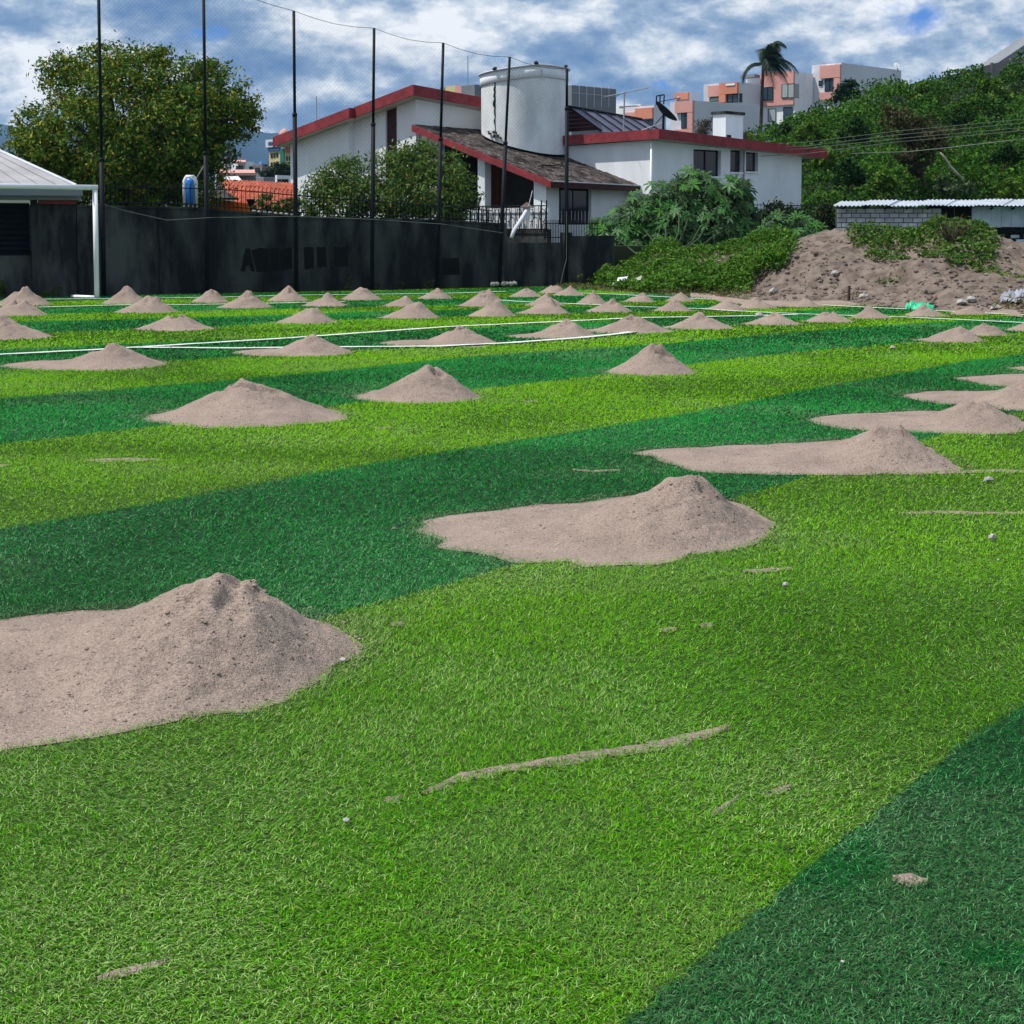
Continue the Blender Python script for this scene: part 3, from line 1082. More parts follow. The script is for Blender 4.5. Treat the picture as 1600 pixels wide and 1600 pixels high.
# ------------------------------------------------------------------ terrain behind the pitch
def terrain(name, rows, m, seed=0, amp=0.0, s=1.0, smooth=True, kind='structure'):
    """rows: list of equally long lists of points -> sheet"""
    nr, nc = len(rows), len(rows[0])
    P = np.array([[tuple(p) for p in r] for r in rows], dtype=float)
    if amp:
        P[..., 2] += amp * (fbm(P[..., 0], P[..., 1], s, seed, 4) - .5)
    k = np.arange((nr - 1) * (nc - 1))
    i, j = k // (nc - 1), k % (nc - 1)
    q = np.stack([i * nc + j, i * nc + j + 1, (i + 1) * nc + j + 1, (i + 1) * nc + j], -1)
    me = np_mesh(name, P.reshape(-1, 3), q, 4, None, smooth)
    o = link(name, me, m)
    if kind: o['kind'] = kind
    return o, P


def interp(pts, x):
    return float(np.interp(x, [p[0] for p in pts], [p[1] for p in pts]))


# raised garden terrace behind the perimeter wall
WD = (WALL_B - WALL_A).normalized()
WN = Vector((-WD.y, WD.x))


def wall_pt(px, off=0.0):
    """point of the wall line seen at pixel column px (off metres behind it)"""
    k = (px - 800) / F / CP
    a = WALL_A + WN * off
    d = ray(px, 440)
    kx = d.x / d.y
    t = (kx * a.y - a.x) / (WD.x - kx * WD.y)
    return a + WD * t


def z_at(py, Y, px=800):
    return at(px, py, Y).z


tb = MB()
ta, tc = wall_pt(-200, .35), WALL_B + WD * 1.2 + WN * .35
tb.prism([ta, tc, (13.0, 46.5), (17, 70), (-40, 95), (-34, 40)], -0.5, 1.05)
tag(tb.build('garden_terrace', M['garden']), kind='structure')

# far mountains
rid = [(-260, 215), (-100, 200), (-40, 186), (0, 192), (60, 205), (150, 195), (250, 190), (330, 188), (375, 194), (392, 203), (425, 209), (440, 207), (520, 215), (650, 228), (800, 240), (1000, 262), (1300, 280), (1900, 300)]
cols = np.linspace(-260, 1900, 150)
rows = []
for t in np.linspace(0, 1, 22):
    Y = 2100 + 1000 * t
    r = []
    for c in cols:
        top = at(c, interp(rid, c), 3100)
        zz = -5 + (top.z + 5) * (t ** 1.15)
        x = (c - 800) / F * Y
        r.append((x, Y, zz + 26 * (fbm(np.array([x]), np.array([Y]), 260, 3, 4)[0] - .5) * math.sin(math.pi * min(1, t + .02)) * 2.2))
    rows.append(r)
for t in (1.1, 1.3):
    rows.append([((c - 800) / F * (2100 + 1000 * t), 2100 + 1000 * t, at(c, interp(rid, c), 3100).z * (1.25 - t) * .8) for c in cols])
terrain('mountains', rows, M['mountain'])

# green hillside on the right
crest = [(1120, 262), (1150, 250), (1185, 226), (1200, 216), (1260, 191), (1310, 175), (1370, 147), (1400, 134), (1440, 130), (1470, 138), (1500, 130), (1530, 124), (1569, 121), (1590, 112), (1600, 106), (1700, 78), (1850, 55), (2100, 40)]
cols = np.linspace(1090, 2100, 130)
rows = []
for t in np.linspace(0, 1, 46):
    r = []
    for c in cols:
        Yb = 57 - (c - 1250) * .004
        Yc = 82 - (c - 1250) * .012
        Y = Yb + (Yc - Yb) * t
        top = at(c, interp(crest, c), Yc)
        x = (c - 800) / F * Y
        z = (top.z - .25) * (t ** .92)
        r.append((x, Y, z))
    rows.append(r)
for Yx, fz in ((90, 1.0), (120, 1.05), (190, 1.1), (320, 1.05)):
    rows.append([((c - 800) / F * (Yx) * (82 / Yx) ** .15, Yx, at(c, interp(crest, c), 82).z * fz - .6) for c in cols])
hill_o, HP_ = terrain('hillside', rows, M['hill_soil'], 21, 0.5, 2.2)

# ground rising towards the town at the far left
rows = []
for t in np.linspace(0, 1, 16):
    Y = 95 + 260 * t
    rows.append([((c - 800) / F * Y, Y, 0.2 + 7.5 * t) for c in np.linspace(-200, 1000, 40)])
for Y, z in ((420, 6), (700, -1)):
    rows.append([((c - 800) / F * Y, Y, z) for c in np.linspace(-200, 1000, 40)])
terrain('town_slope', rows, M['garden'], 4, 1.0, 20)

# dirt bank along the right touch line
b_base = [(880, 452), (930, 455), (1000, 459), (1100, 465), (1180, 471), (1290, 475), (1400, 481), (1500, 488), (1600, 492), (1750, 500)]
b_top = [(870, 448), (900, 438), (940, 424), (980, 410), (1020, 396), (1080, 388), (1150, 386), (1200, 384), (1235, 380), (1262, 368), (1300, 359), (1330, 358), (1370, 364), (1430, 362), (1470, 353), (1500, 350), (1530, 357),
         (1570, 372), (1600, 382), (1750, 400)]
b_ridge = [(880, 450), (1000, 440), (1100, 432), (1180, 420), (1215, 404), (1240, 393), (1275, 388), (1310, 392), (1340, 402), (1380, 409), (1420, 408), (1460, 412), (1500, 420), (1545, 430), (1600, 440), (1750, 452)]
cols = np.linspace(870, 1750, 300)
rows = []


def bank_z(c, t):
    yb = interp(b_base, c)
    B = gnd(c, yb)
    Y1, Y2 = B.y + 2.6, B.y + 7.0
    zr = max(.03, at(c, interp(b_ridge, c), Y1).z)
    zt = max(.03, at(c, interp(b_top, c), Y2).z)
    if t < .5:
        s = t / .5
        Y = B.y + (Y1 - B.y) * s
        z = zr * (s ** 1.1) * (1 - .12 * math.sin(math.pi * s))
    elif t < 1:
        s = (t - .5) / .5
        Y = Y1 + (Y2 - Y1) * s
        s2 = s * s * (3 - 2 * s)
        z = zr + (zt - zr) * s2 - .10 * math.sin(math.pi * min(1, s * 2.2)) * (s < .45)
    else:
        s = t - 1
        Y = Y2 + 3.5 * s
        z = zt * max(.15, 1 - .75 * s)
    return (c - 800) / F * Y, Y, z


for t in np.concatenate([np.linspace(0, 1, 120), np.linspace(1.02, 2, 16)]):
    rows.append([bank_z(c, t) for c in cols])
P = np.array(rows)
ridg = np.abs(fbm(P[..., 0], P[..., 1], 1.1, 41, 3) - .5)
env = np.clip(P[..., 2] * 3, 0, 1)
P[..., 2] += env * (0.34 * (fbm(P[..., 0], P[..., 1], 1.3, 31, 4) - .5) + 0.22 * (fbm(P[..., 0], P[..., 1], .55, 35, 4) - .5) + .06 * (vnoise(P[..., 0], P[..., 1], .12, 37) - .5) - .18 * np.clip(.10 - ridg, 0, .1) * 4)
bank_o, BP = terrain('dirt_bank', P.tolist(), M['dry_soil'])
# sandy apron at its foot
rows = []
for t in np.linspace(-.05, 1, 10):
    r = []
    for c in np.linspace(1080, 1600, 90):
        B = gnd(c, interp(b_base, c) + 6 * math.sin((c - 1080) * .013) * (c > 1120) + 2)
        r.append((B.x * (1 + .02 * t), B.y + 1.0 * t, .012 + .07 * t))
    rows.append(r)
terrain('sand_apron', rows, M['sand'], 3, .02, .4)


def bank_point(px, t):
    """surface point of the bank at pixel column px, t 0 (foot) .. 1 (crest)"""
    j = int(np.clip((px - 870) / (1750 - 870) * (len(cols) - 1), 0, len(cols) - 1))
    i = int(np.clip(t, 0, 1) * 119)
    return Vector(BP[i, j])


# ------------------------------------------------------------------ perimeter wall, goal, nets
def wz(px, py, off=0.0):
    p = wall_pt(px, off)
    return at(px, py, p.y).z


def wall_run(mb, x0, x1, tops, thick=.18, base=-.05, off=0.0):
    n = len(tops)
    for k in range(n - 1):
        (a, ya), (b, yb) = tops[k], tops[k + 1]
        A, B = wall_pt(a, off), wall_pt(b, off)
        A2, B2 = A + WN * thick, B + WN * thick
        za, zb = wz(a, ya, off), wz(b, yb, off)
        mb.hexa([(A.x, A.y, base), (B.x, B.y, base), (B2.x, B2.y, base), (A2.x, A2.y, base), (A.x, A.y, za), (B.x, B.y, zb), (B2.x, B2.y, zb), (A2.x, A2.y, za)])


p0 = wall_pt(500)
wall = empty('perimeter_wall', (p0.x, p0.y, 0), 'long dark stained concrete wall closing the pitch behind the net poles', 'wall')
TOPS = [(122, 324), (200, 325), (300, 327), (400, 335), (463, 341), (600, 344), (700, 347), (786, 352)]
mb = MB(); wall_run(mb, 122, 786, TOPS); mb.build('wall_panel', M['dark_wall'], wall)
mb = MB(); wall_run(mb, 790, 884, [(790, 379), (884, 379)], .16, -.05, .04); mb.build('wall_panel', M['dark_wall'], wall)
mb = MB(); wall_run(mb, 890, 960, [(890, 369), (960, 368)], .18); mb.build('wall_panel', M['dark_wall'], wall)
for px in (258, 786, 888):       # buttress piers
    A = wall_pt(px, -.06)
    mb = MB()
    q = [A - WD * .12, A + WD * .12, A + WD * .12 + WN * .22, A - WD * .12 + WN * .22]
    zt = wz(px, {258: 331, 786: 350, 888: 365}[px])
    mb.prism([(p.x, p.y) for p in q], -.05, zt + .03); mb.build('pier', M['dark_wall'], wall)
# coping
mb = MB()
for (a, ya), (b, yb) in zip(TOPS[:-1], TOPS[1:]):
    A, B = wall_pt(a, -.03), wall_pt(b, -.03)
    A2, B2 = A + WN * .24, B + WN * .24
    za, zb = wz(a, ya) + .003, wz(b, yb) + .003
    mb.hexa([(A.x, A.y, za), (B.x, B.y, zb), (B2.x, B2.y, zb), (A2.x, A2.y, za), (A.x, A.y, za + .05), (B.x, B.y, zb + .05), (B2.x, B2.y, zb + .05), (A2.x, A2.y, za + .05)])
mb.build('coping', M['dark_wall'], wall)


def wall_patch(poly, name='painted_patch'):
    """flat black paint on the wall face; poly in pixels"""
    mb_ = MB()
    pts = []
    for px, py in poly:
        p = wall_pt(px, -.006)
        pts.append((p.x, p.y, at(px, py, p.y).z))
    mb_.add(pts, [tuple(range(len(pts)))])
    mb_.build(name, M['black_paint'], wall)


# blotted out lettering: a readable A, then painted over blocks
wall_patch([(376, 424), (384, 388), (391, 388), (399, 424), (392, 424), (390, 415), (385, 415), (383, 424)], 'painted_letter')
wall_patch([(393, 391), (408, 387), (420, 389), (421, 424), (401, 425)])
wall_patch([(422, 389), (436, 386), (437, 423), (423, 424)])
wall_patch([(438, 390), (456, 386), (457, 420), (439, 423)])
wall_patch([(475, 386), (490, 386), (491, 419), (476, 421)])
wall_patch([(495, 386), (510, 386), (511, 417), (496, 418)])
wall_patch([(521, 386), (543, 385), (544, 416), (523, 417)])
wall_patch([(678, 403), (686, 403), (687, 428), (679, 428)])
wall_patch([(691, 404), (717, 403), (719, 429), (692, 430)])

# iron picket fence standing on the wall
A = wall_pt(500, .09)
fence = empty('picket_fence', (A.x, A.y, wz(500, 342)), 'dark iron picket fence with curled tips standing on the concrete wall', 'fence')
ftop = [(100, 283), (200, 285), (330, 287), (400, 291), (463, 297), (560, 306), (690, 318), (786, 326)]
pk = MB()
pk.tube([(0, 0, 0), (0, 0, .80), (0, -.02, .86), (0, -.06, .90), (0, -.10, .885), (0, -.115, .85)], .0085, 5)
pk_me = pk.mesh('picket', True)
sa, sb = (wall_pt(125, .09) - WALL_A).dot(WD), (wall_pt(784, .09) - WALL_A).dot(WD)
k = 0
s = sa
rail_lo, rail_hi = [], []
while s < sb:
    p = WALL_A + WN * .09 + WD * s
    d = at(800, 340, p.y)
    px = 800 + F * p.x / (p.y * CP)
    zb = wz(px, interp(TOPS, px)) + .05
    zt = wz(px, interp(ftop, px))
    h = max(.25, (zt - zb) / .9)
    piece('picket', pk_me, M['dark_frame'], fence, (p.x, p.y, zb), (0, 0, math.atan2(WD.y, WD.x)), (1, 1, h))
    if k % 6 == 0:
        rail_lo.append((p.x, p.y, zb + .12 * h)); rail_hi.append((p.x, p.y, zb + .72 * h))
    s += .105; k += 1
for r in (rail_lo, rail_hi):
    MB().tube(r, .013, 4).build('rail', M['dark_frame'], fence)
# small pale cement blobs holding its feet
for i in range(8):
    px = 398 + i * 8.4
    p = wall_pt(px, .05)
    MB().rock((p.x, p.y, wz(px, interp(TOPS, px)) + .075), .055, .75, i).build('cement_blob', M['stone'], fence)

# second fence on the low wall part
A = wall_pt(838, .12)
fence2 = empty('picket_fence', (A.x, A.y, wz(838, 378)), 'short run of straight iron pickets on the lower wall before the white house', 'fence')
pk2 = MB().tube([(0, 0, 0), (0, 0, 1), (0, 0, 1.03)], [.009, .009, .001], 5).mesh('picket', True)
n2 = 34
for i in range(n2):
    px = 852 + i * 2.55 if False else 850 + i * (936 - 850) / n2
    p = wall_pt(px, .12)
    zb = wz(px, 379 if px < 887 else 369)
    piece('picket', pk2, M['dark_frame'], fence2, (p.x, p.y, zb), (0, 0, 0), (1, 1, wz(px, 344) - zb))
for yy in (371, 349):
    MB().tube([(*wall_pt(850, .12), wz(850, yy)), (*wall_pt(936, .12), wz(936, yy))], .012, 4).build('rail', M['dark_frame'], fence2)

# tall net poles
POLES = [(162, -70, 466, 250, 'leftmost tall dark net pole, beside the white goal'),
         (324, -40, 462, 240, 'second tall dark net pole, in front of the big tree edge'),
         (463, 17, 459, 180, 'third tall dark net pole, at the left end of the white house'),
         (585, 44, 456, 195, 'fourth tall dark net pole, before the left wing of the house'),
         (690, 67, 453, 218, 'fifth tall dark net pole, before the shingle porch roof'),
         (791, 89, 449, 224, 'sixth tall dark net pole, before the round white tower'),
         (885, 107, 446, 170, 'last and shortest net pole, at the right side of the round tower')]
ptops, pmid = [], []
for px, yt, yb, yc, lab in POLES:
    p = wall_pt(px, -.32)
    zt, zc = at(px, yt, p.y).z, at(px, yc, p.y).z
    lean = {585: .06, 690: .12, 791: .18}.get(px, 0)
    e = empty('net_pole', (p.x, p.y, 0), lab, 'pole', 'tall poles carrying the ball net')
    MB().tube([(p.x - lean, p.y, 0), (p.x - lean * .1, p.y, zc)], .054, 10).build('lower_tube', M['pole'], e, True)
    MB().tube([(p.x - lean * .1, p.y, zc), (p.x + lean * .5, p.y, zt)], .036, 10).build('upper_tube', M['pole'], e, True)
    MB().tube([(p.x - lean * .1, p.y, zc - .03), (p.x - lean * .1, p.y, zc + .05)], .060, 10).build('collar', M['pole'], e, True)
    MB().box(p.x - lean - .12, p.x - lean + .12, p.y - .12, p.y + .12, -.02, .035).build('base_plate', M['pole'], e)
    ptops.append(Vector((p.x + lean * .5, p.y, zt)))
    pmid.append(Vector((p.x, p.y, zc)))


def strands(name, m, pxa, pxb, za, zb_fn, step, w, label):
    """net of crossing diagonal cords between two pixel columns on the pole line"""
    a, b = wall_pt(pxa, -.40), wall_pt(pxb, -.40)
    Ls = (b - a).length
    d = (b - a).normalized()
    vs, fs = [], []
    for sgn in (1, -1):
        s = -9.0
        while s < Ls + 9.0:
            # cord: starts at s (bottom), rises at 45 deg
            pts = []
            s0, s1 = s, s + sgn * 9.0
            lo, hi = (0.0, 1.0)
            ts = np.linspace(0, 1, 46)
            inside = []
            for t in ts:
                u = s0 + (s1 - s0) * t
                z = za + 9.0 * t
                if 0 <= u <= Ls and z <= zb_fn(u / Ls):
                    inside.append((u, z))
            if len(inside) >= 2:
                (u0, z0), (u1, z1) = inside[0], inside[-1]
                A_, B_ = a + d * u0, a + d * u1
                k_ = len(vs)
                o = w / 2
                vs += [(A_.x - d.x * o, A_.y - d.y * o, z0), (A_.x + d.x * o, A_.y + d.y * o, z0), (A_.x + WN.x * o, A_.y + WN.y * o, z0),
                       (B_.x - d.x * o, B_.y - d.y * o, z1), (B_.x + d.x * o, B_.y + d.y * o, z1), (B_.x + WN.x * o, B_.y + WN.y * o, z1)]
                fs += [(k_, k_ + 1, k_ + 4, k_ + 3), (k_ + 1, k_ + 2, k_ + 5, k_ + 4), (k_ + 2, k_, k_ + 3, k_ + 5)]
            s += step
    me = bpy.data.meshes.new(name)
    me.from_pydata(vs, [], fs)
    o = link(name, me, m)
    tag(o, label, 'net')
    return o


ztop = [p.z for p in ptops]
upx = [(p.xy - ptops[0].xy).length for p in ptops]
tot = upx[-1]
strands('ball_net', M['net'], 162, 885, .02, lambda t: float(np.interp(t * tot, upx, ztop)), .105, .0023, 'fine dark ball net hung between the tall poles')
low_top = [(0, 1.98), (.12, 1.92), (.35, 1.80), (.75, 1.78), (1, 1.5)]
strands('lower_net', M['net_dense'], 258, 785, .02, lambda t: interp(low_top, t), .075, .007, 'denser dark green net covering the lower wall between the poles')
cb = [ptops[0]]
for a, b in zip(ptops[:-1], ptops[1:]):
    for t in (.25, .5, .75, 1):
        q = a.lerp(b, t)
        q.z -= .10 * math.sin(math.pi * t)
        cb.append(q)
tag(MB().tube(cb, .006, 4).build('top_cable', M['dark_frame']), 'thin dark cable sagging from pole top to pole top', 'cable')
cb = [Vector((*wall_pt(px, -.42), wz(px, py, -.42))) for px, py in [(166, 320), (200, 330), (262, 344), (330, 340), (463, 338), (585, 343), (690, 350), (786, 364)]]
tag(MB().tube(cb, .007, 4).build('net_rope', M['wire']), 'pale rope along the upper edge of the lower net', 'rope')
cb = [Vector((*wall_pt(px, -.5), wz(px, py, -.5))) for px, py in [(885, 330), (885, 405), (880, 425), (876, 443)]]
tag(MB().tube(cb, .010, 5).build('loose_rope', M['wire']), 'loose pale rope hanging down beside the last net pole', 'rope')

# goal
gp = gnd(151.5, 468)
GD = Vector((-WD.x, -WD.y))
goal = empty('football_goal', (gp.x, gp.y, 0), 'white football goal frame partly in view at the left edge', 'goal')
r = .055
zt = at(148, 293, gp.y).z
for s_ in (0, 7.32):
    q = gp.xy + GD * s_
    MB().tube([(q.x, q.y, 0), (q.x, q.y, zt - .055)], r, 14).build('post', M['white_paint'], goal, True)
q = gp.xy - GD * r + Vector((0, 0))
q2 = gp.xy + GD * (7.32 + r)
MB().tube([(q.x, q.y, zt), (q2.x, q2.y, zt + .02)], r + .003, 14).build('crossbar', M['white_paint'], goal, True)
for s_ in (0, 7.32):
    q = gp.xy + GD * s_
    e = q + WN * .75 + GD * .35
    MB().tube([(q.x, q.y, .045), (e.x, e.y, .045)], .04, 8).build('ground_bar', M['white_paint'], goal, True)

# ------------------------------------------------------------------ low building behind the goal
hp = wall_pt(40, .2)
hut = empty('goal_side_hut', (hp.x, hp.y, 0), 'dark walled low building with grey pyramid roof behind the goal', 'building')


def hut_pt(px, py, off):
    p = wall_pt(px, off)
    return Vector((p.x, p.y, at(px, py, p.y).z))


def hut_box(name, m, px0, px1, py0, py1, o0, o1, zlo=None):
    a, b = wall_pt(px0, 0), wall_pt(px1, 0)
    zt_ = at(px0, py0, a.y).z
    zb_ = at(px0, py1, a.y).z if zlo is None else zlo
    q = [a + WN * o0, b + WN * o0, b + WN * o1, a + WN * o1]
    return MB().prism([(p.x, p.y) for p in q], zb_, zt_).build(name, m, hut)


hut_box('wall', M['dark_wall'], 57, 121, 317, 470, .02, .28, -.05)
hut_box('wall', M['dark_wall'], -260, 57, 402, 470, .02, .28, -.05)
hut_box('wall', M['dark_wall'], -260, -110, 317, 402, .02, .28)
hut_box('side_wall', M['dark_wall'], 118, 121.5, 317, 470, .285, 6.0, -.05)
hut_box('pillar', M['dark_wall'], 50, 60, 304, 470, -.06, .016, -.05)
w_ = hut_box('window', M['dark_frame'], -110, 50, 316, 400, .20, .24)
for i in range(9):
    yy = 322 + i * 8.6
    a, b = wall_pt(-108, .10), wall_pt(49, .10)
    za = at(-30, yy, a.y + .6).z
    MB().slab([(a.x, a.y, za), (b.x, b.y, za), (b.x + WN.x * .06, b.y + WN.y * .06, za + .07), (a.x + WN.x * .06, a.y + WN.y * .06, za + .07)], .006).build('louvre_pane', M['glass_dark'], w_)
hut_box('beam', M['grey_wall'], -260, 124, 303, 310, -.25, .30)
hut_box('fascia', M['grey_wall'], -260, 124, 292, 303, -.45, -.33)
hut_box('gutter_shelf', M['red'], 62, 119, 313, 318.5, -.10, .014)
# pyramid roof in overlapping sheets
e0, e1 = wall_pt(122, -.45), wall_pt(-260, -.45)
ez = at(120, 292, e0.y).z + .02
apex = at(-125, 180, 41.0)
back = wall_pt(122, 6.5)
for nm, (A_, B_) in (('roof', (Vector((e1.x, e1.y, ez)), Vector((e0.x, e0.y, ez)))), ('roof', (Vector((e0.x, e0.y, ez)), Vector((back.x, back.y, ez))))):
    MB().slab([A_, B_, apex + (B_ - A_) * .004, apex], .05).build(nm, M['fibre_roof'], hut)
nr_ = 13
for i in range(1, nr_):       # standing seams on the front slope
    t = i / nr_
    A_ = Vector((e1.x, e1.y, ez)).lerp(Vector((e0.x, e0.y, ez)), t)
    MB().tube([A_ + Vector((0, -.01, .012)), apex.lerp(A_, .06) + Vector((0, 0, .012))], .014, 4).build('roof_seam', M['fibre_roof'], hut)
A_ = Vector((e0.x, e0.y, ez))
MB().tube([A_ + Vector((0, 0, .015)), apex + Vector((0, 0, .02))], .035, 6).build('hip_cap', M['zinc'], hut)

# ------------------------------------------------------------------ white house (axes: u right-front, w right-back)
HO = Vector((4.36, 50.0))
UU, WW = Vector((math.sqrt(.5), -math.sqrt(.5))), Vector((math.sqrt(.5), math.sqrt(.5)))


def hw(u, w, z=0.0):
    p = HO + UU * u + WW * w
    return Vector((p.x, p.y, z))


def u_at(px, w):      # u of the point with given w seen at pixel column px
    d = ray(px, 300); k = d.x / d.y
    b = HO + WW * w
    return (k * b.y - b.x) / (UU.x - k * UU.y)


def w_at(px, u):
    d = ray(px, 300); k = d.x / d.y
    b = HO + UU * u
    return (k * b.y - b.x) / (WW.x - k * WW.y)


def zh(px, py, u, w):
    return at(px, py, hw(u, w).y).z


house = empty('white_house', hw(-4, 0, 1.05), 'white split level house with red fascias and a round tower', 'house')


def hbox(name, m, u0, u1, w0, w1, z0, z1, parent=None):
    return MB().prism([hw(u0, w0), hw(u1, w0), hw(u1, w1), hw(u0, w1)], z0, z1).build(name, m, parent or house)


def hprism(name, m, uw, z0, z1, parent=None, smooth=False):
    return MB().prism([hw(*p) for p in uw], z0, z1).build(name, m, parent or house, smooth)


FL = 1.05      # terrace level
# --- right wing
WR = w_at(1252, 0)
zc = zh(1018, 219, 0, 0)               # wall top at the corner
zr = zh(1252, 245, 0, WR)              # wall top at the far right
zl = zc - .12                          # wall top at the left inner end
UL = -7.5
# front face with real openings, in strips round the windows
wins = [(1083, 1126, 234, 275), (1140.5, 1160, 234.5, 269), (1165, 1184, 238, 268)]
wedge = [0.0]


def wtop(w):
    return zc + (zr - zc) * w / WR


segs = []
prev = 0.0
T = .22
for (a, b, yt, yb) in wins:
    wa, wb = w_at(a, 0), w_at(b, 0)
    hprism('wall', M['white_wall'], [(0, prev), (0, wa), (-T, wa), (-T, prev)], FL, [wtop(prev), wtop(wa), wtop(wa), wtop(prev)])
    zb_, zt_ = zh((a + b) / 2, yb, 0, (wa + wb) / 2), zh((a + b) / 2, yt, 0, (wa + wb) / 2)
    hprism('wall', M['white_wall'], [(0, wa), (0, wb), (-T, wb), (-T, wa)], FL, zb_)
    hprism('wall', M['white_wall'], [(0, wa), (0, wb), (-T, wb), (-T, wa)], zt_, [wtop(wa), wtop(wb), wtop(wb), wtop(wa)])
    wd = hbox('window', M['dark_frame'], -.17, -.13, wa, wb, zb_, zt_)
    n = 2 if b - a > 30 else 1
    for i in range(n):
        x0, x1 = wa + (wb - wa) * i / n + .05, wa + (wb - wa) * (i + 1) / n - .05
        hbox('pane', M['glass_dark'], -.125, -.115, x0, x1, zb_ + .05, zt_ - .05, wd)
    hbox('sill', M['white_wall'], 0.0, .05, wa - .04, wb + .04, zb_ - .06, zb_, wd)
    prev = wb
hprism('wall', M['white_wall'], [(0, prev), (0, WR), (-T, WR), (-T, prev)], FL, [wtop(prev), wtop(WR), wtop(WR), wtop(prev)])
hprism('wall', M['white_wall'], [(-T, 0), (UL, 0), (UL, T), (-T, T)], FL, [zc, zl, zl, zc])
hprism('wall', M['white_wall'], [(-T, WR - T), (-T, WR), (UL, WR), (UL, WR - T)], FL, zr - .02)
hprism('wall', M['white_wall'], [(UL, T), (UL, WR - T), (UL - T, WR - T), (UL - T, T)], FL, zr - .1)
# sloping flat roof with deep red fascia
o = .42
ov = .85
ol = .20
rt = [hw(o, -ol), hw(o, WR + ov), hw(UL, WR + ov), hw(UL, -ol)]
zz0 = [zc + .03, zr - .03, zr - .12, zl + .05]
rb = [(p.x, p.y, z) for p, z in zip(rt, zz0)]
MB().hexa(rb + [(x, y, z + .05) for x, y, z in rb]).build('soffit', M['soffit'], house)
FH = .30
def fascia(p, q, n, z0, z1, h, m='red', t=.06, seg=1):
    """board from p to q (u,w), outside normal n in (u,w)"""
    P0, P1 = hw(*p), hw(*q)
    P2, P3 = hw(q[0] + n[0] * t, q[1] + n[1] * t), hw(p[0] + n[0] * t, p[1] + n[1] * t)
    MB().hexa([(P0.x, P0.y, z0), (P1.x, P1.y, z1), (P2.x, P2.y, z1), (P3.x, P3.y, z0), (P0.x, P0.y, z0 + h), (P1.x, P1.y, z1 + h), (P2.x, P2.y, z1 + h), (P3.x, P3.y, z0 + h)]).build('fascia', M[m], house)


fascia((o, -ol), (o, WR + ov), (1, 0), zc + .02, zr - .04, FH)
fascia((UL, -ol), (o + .06, -ol), (0, -1), zl + .04, zc + .02, FH)
fascia((UL, WR + ov), (o, WR + ov), (0, 1), zr - .13, zr - .04, FH)
MB().hexa([(x, y, z + .2) for x, y, z in rb] + [(x, y, z + .24) for x, y, z in rb]).build('flat_roof', M['grey_wall'], house)
# white corner downpipe and thin pipe between the small windows
MB().tube([hw(.05, w_at(1018, .05) - .02, FL), hw(.05, w_at(1018, .05) - .02, zh(1018, 222, 0, 0))], .035, 8).build('downpipe', M['white_paint'], house, True)
wp = w_at(1162, .05)
MB().tube([hw(.05, wp, FL), hw(.05, wp, wtop(wp))], .025, 6).build('thin_pipe', M['grey_wall'], house, True)

# chimney on the flat roof
cu, cw = -2.2, w_at(1136, -2.2)
cu0, cu1 = -2.75, -1.75
wa, wb = w_at(1133, cu1), w_at(1160, cu1)
ca = u_at(1113, wa)
ztc = zh(1135, 178, cu1, wa)
ch = hprism('chimney', M['white_wall'], [(cu1, wa), (cu1, wb), (ca, wb), (ca, wa)], zr, ztc)
hprism('chimney_cap', M['dark_wall'], [(cu1 + .05, wa - .05), (cu1 + .05, wb + .05), (ca - .05, wb + .05), (ca - .05, wa - .05)], ztc, ztc + .10, ch)
hprism('chimney_hatch', M['dark_wall'], [(cu1 + .012, wa + .05), (cu1 + .012, wa + .3), (cu1, wa + .3), (cu1, wa + .05)], zr + .3, zr + .75, ch)

# raised blue metal roof over the stair: ridge to lower edge, ribs, brown gable
R0, R1 = at(888, 168, 53.6), at(1003, 188, 56.2)
d = Vector((UU.x, -abs(UU.y), 0))
B0 = at(940, 206, 52.4)
B1 = at(1040, 210, 55.0)
rf = MB().slab([B0, B1, R1, R0], .05).build('blue_roof', M['blue_roof'], house)
for i in range(7):
    t = i / 6
    MB().tube([B0.lerp(B1, t) + Vector((0, 0, .03)), R0.lerp(R1, t) + Vector((0, 0, .03))], .028, 4).build('roof_rib', M['dark_frame'], rf)
MB().tube([R0 + Vector((0, 0, .04)), R1 + Vector((0, 0, .04))], .04, 5).build('ridge_cap', M['dark_frame'], rf)
gb = at(888, 206, 53.6)
for i in range(6):
    t0, t1 = i / 6, (i + .94) / 6
    za, zb2 = gb.z + (R0.z - gb.z) * t0, gb.z + (R0.z - gb.z) * t1
    ua0 = B0.lerp(R0, t0); ua1 = B0.lerp(R0, t1)
    MB().slab([(R0.x, R0.y, za), (ua0.x - .02, ua0.y, za), (ua1.x - .02, ua1.y, zb2), (R0.x, R0.y, zb2)], .04).build('gable_board', M['dark_red_wood'], house)
MB().box(R0.x - .06, R0.x + .02, R0.y - .05, R0.y + .05, zh(886, 235, -4, .5), R0.z).build('gable_post', M['dark_frame'], house)

# --- round tower
tc = hw(-4.92, -.66)
tc = Vector((.405, 53.0, 0))
Rt = 1.415
zb_t = 3.0
zA = at(835, 98, 51.6).z
nseg = 72


def tower_top(x):
    return zA - .02 - .115 * max(0, (tc.x + .55 - x)) - .045 * max(0, x - tc.x - .3)


def roof_z(x, y):      # level of the porch roof plane, where the tower stands
    t_ = ((x - HO.x) * -UU.x + (y - HO.y) * -UU.y) - .55
    return 2.98 + .318 * max(0.0, min(7.0, t_)) - .02


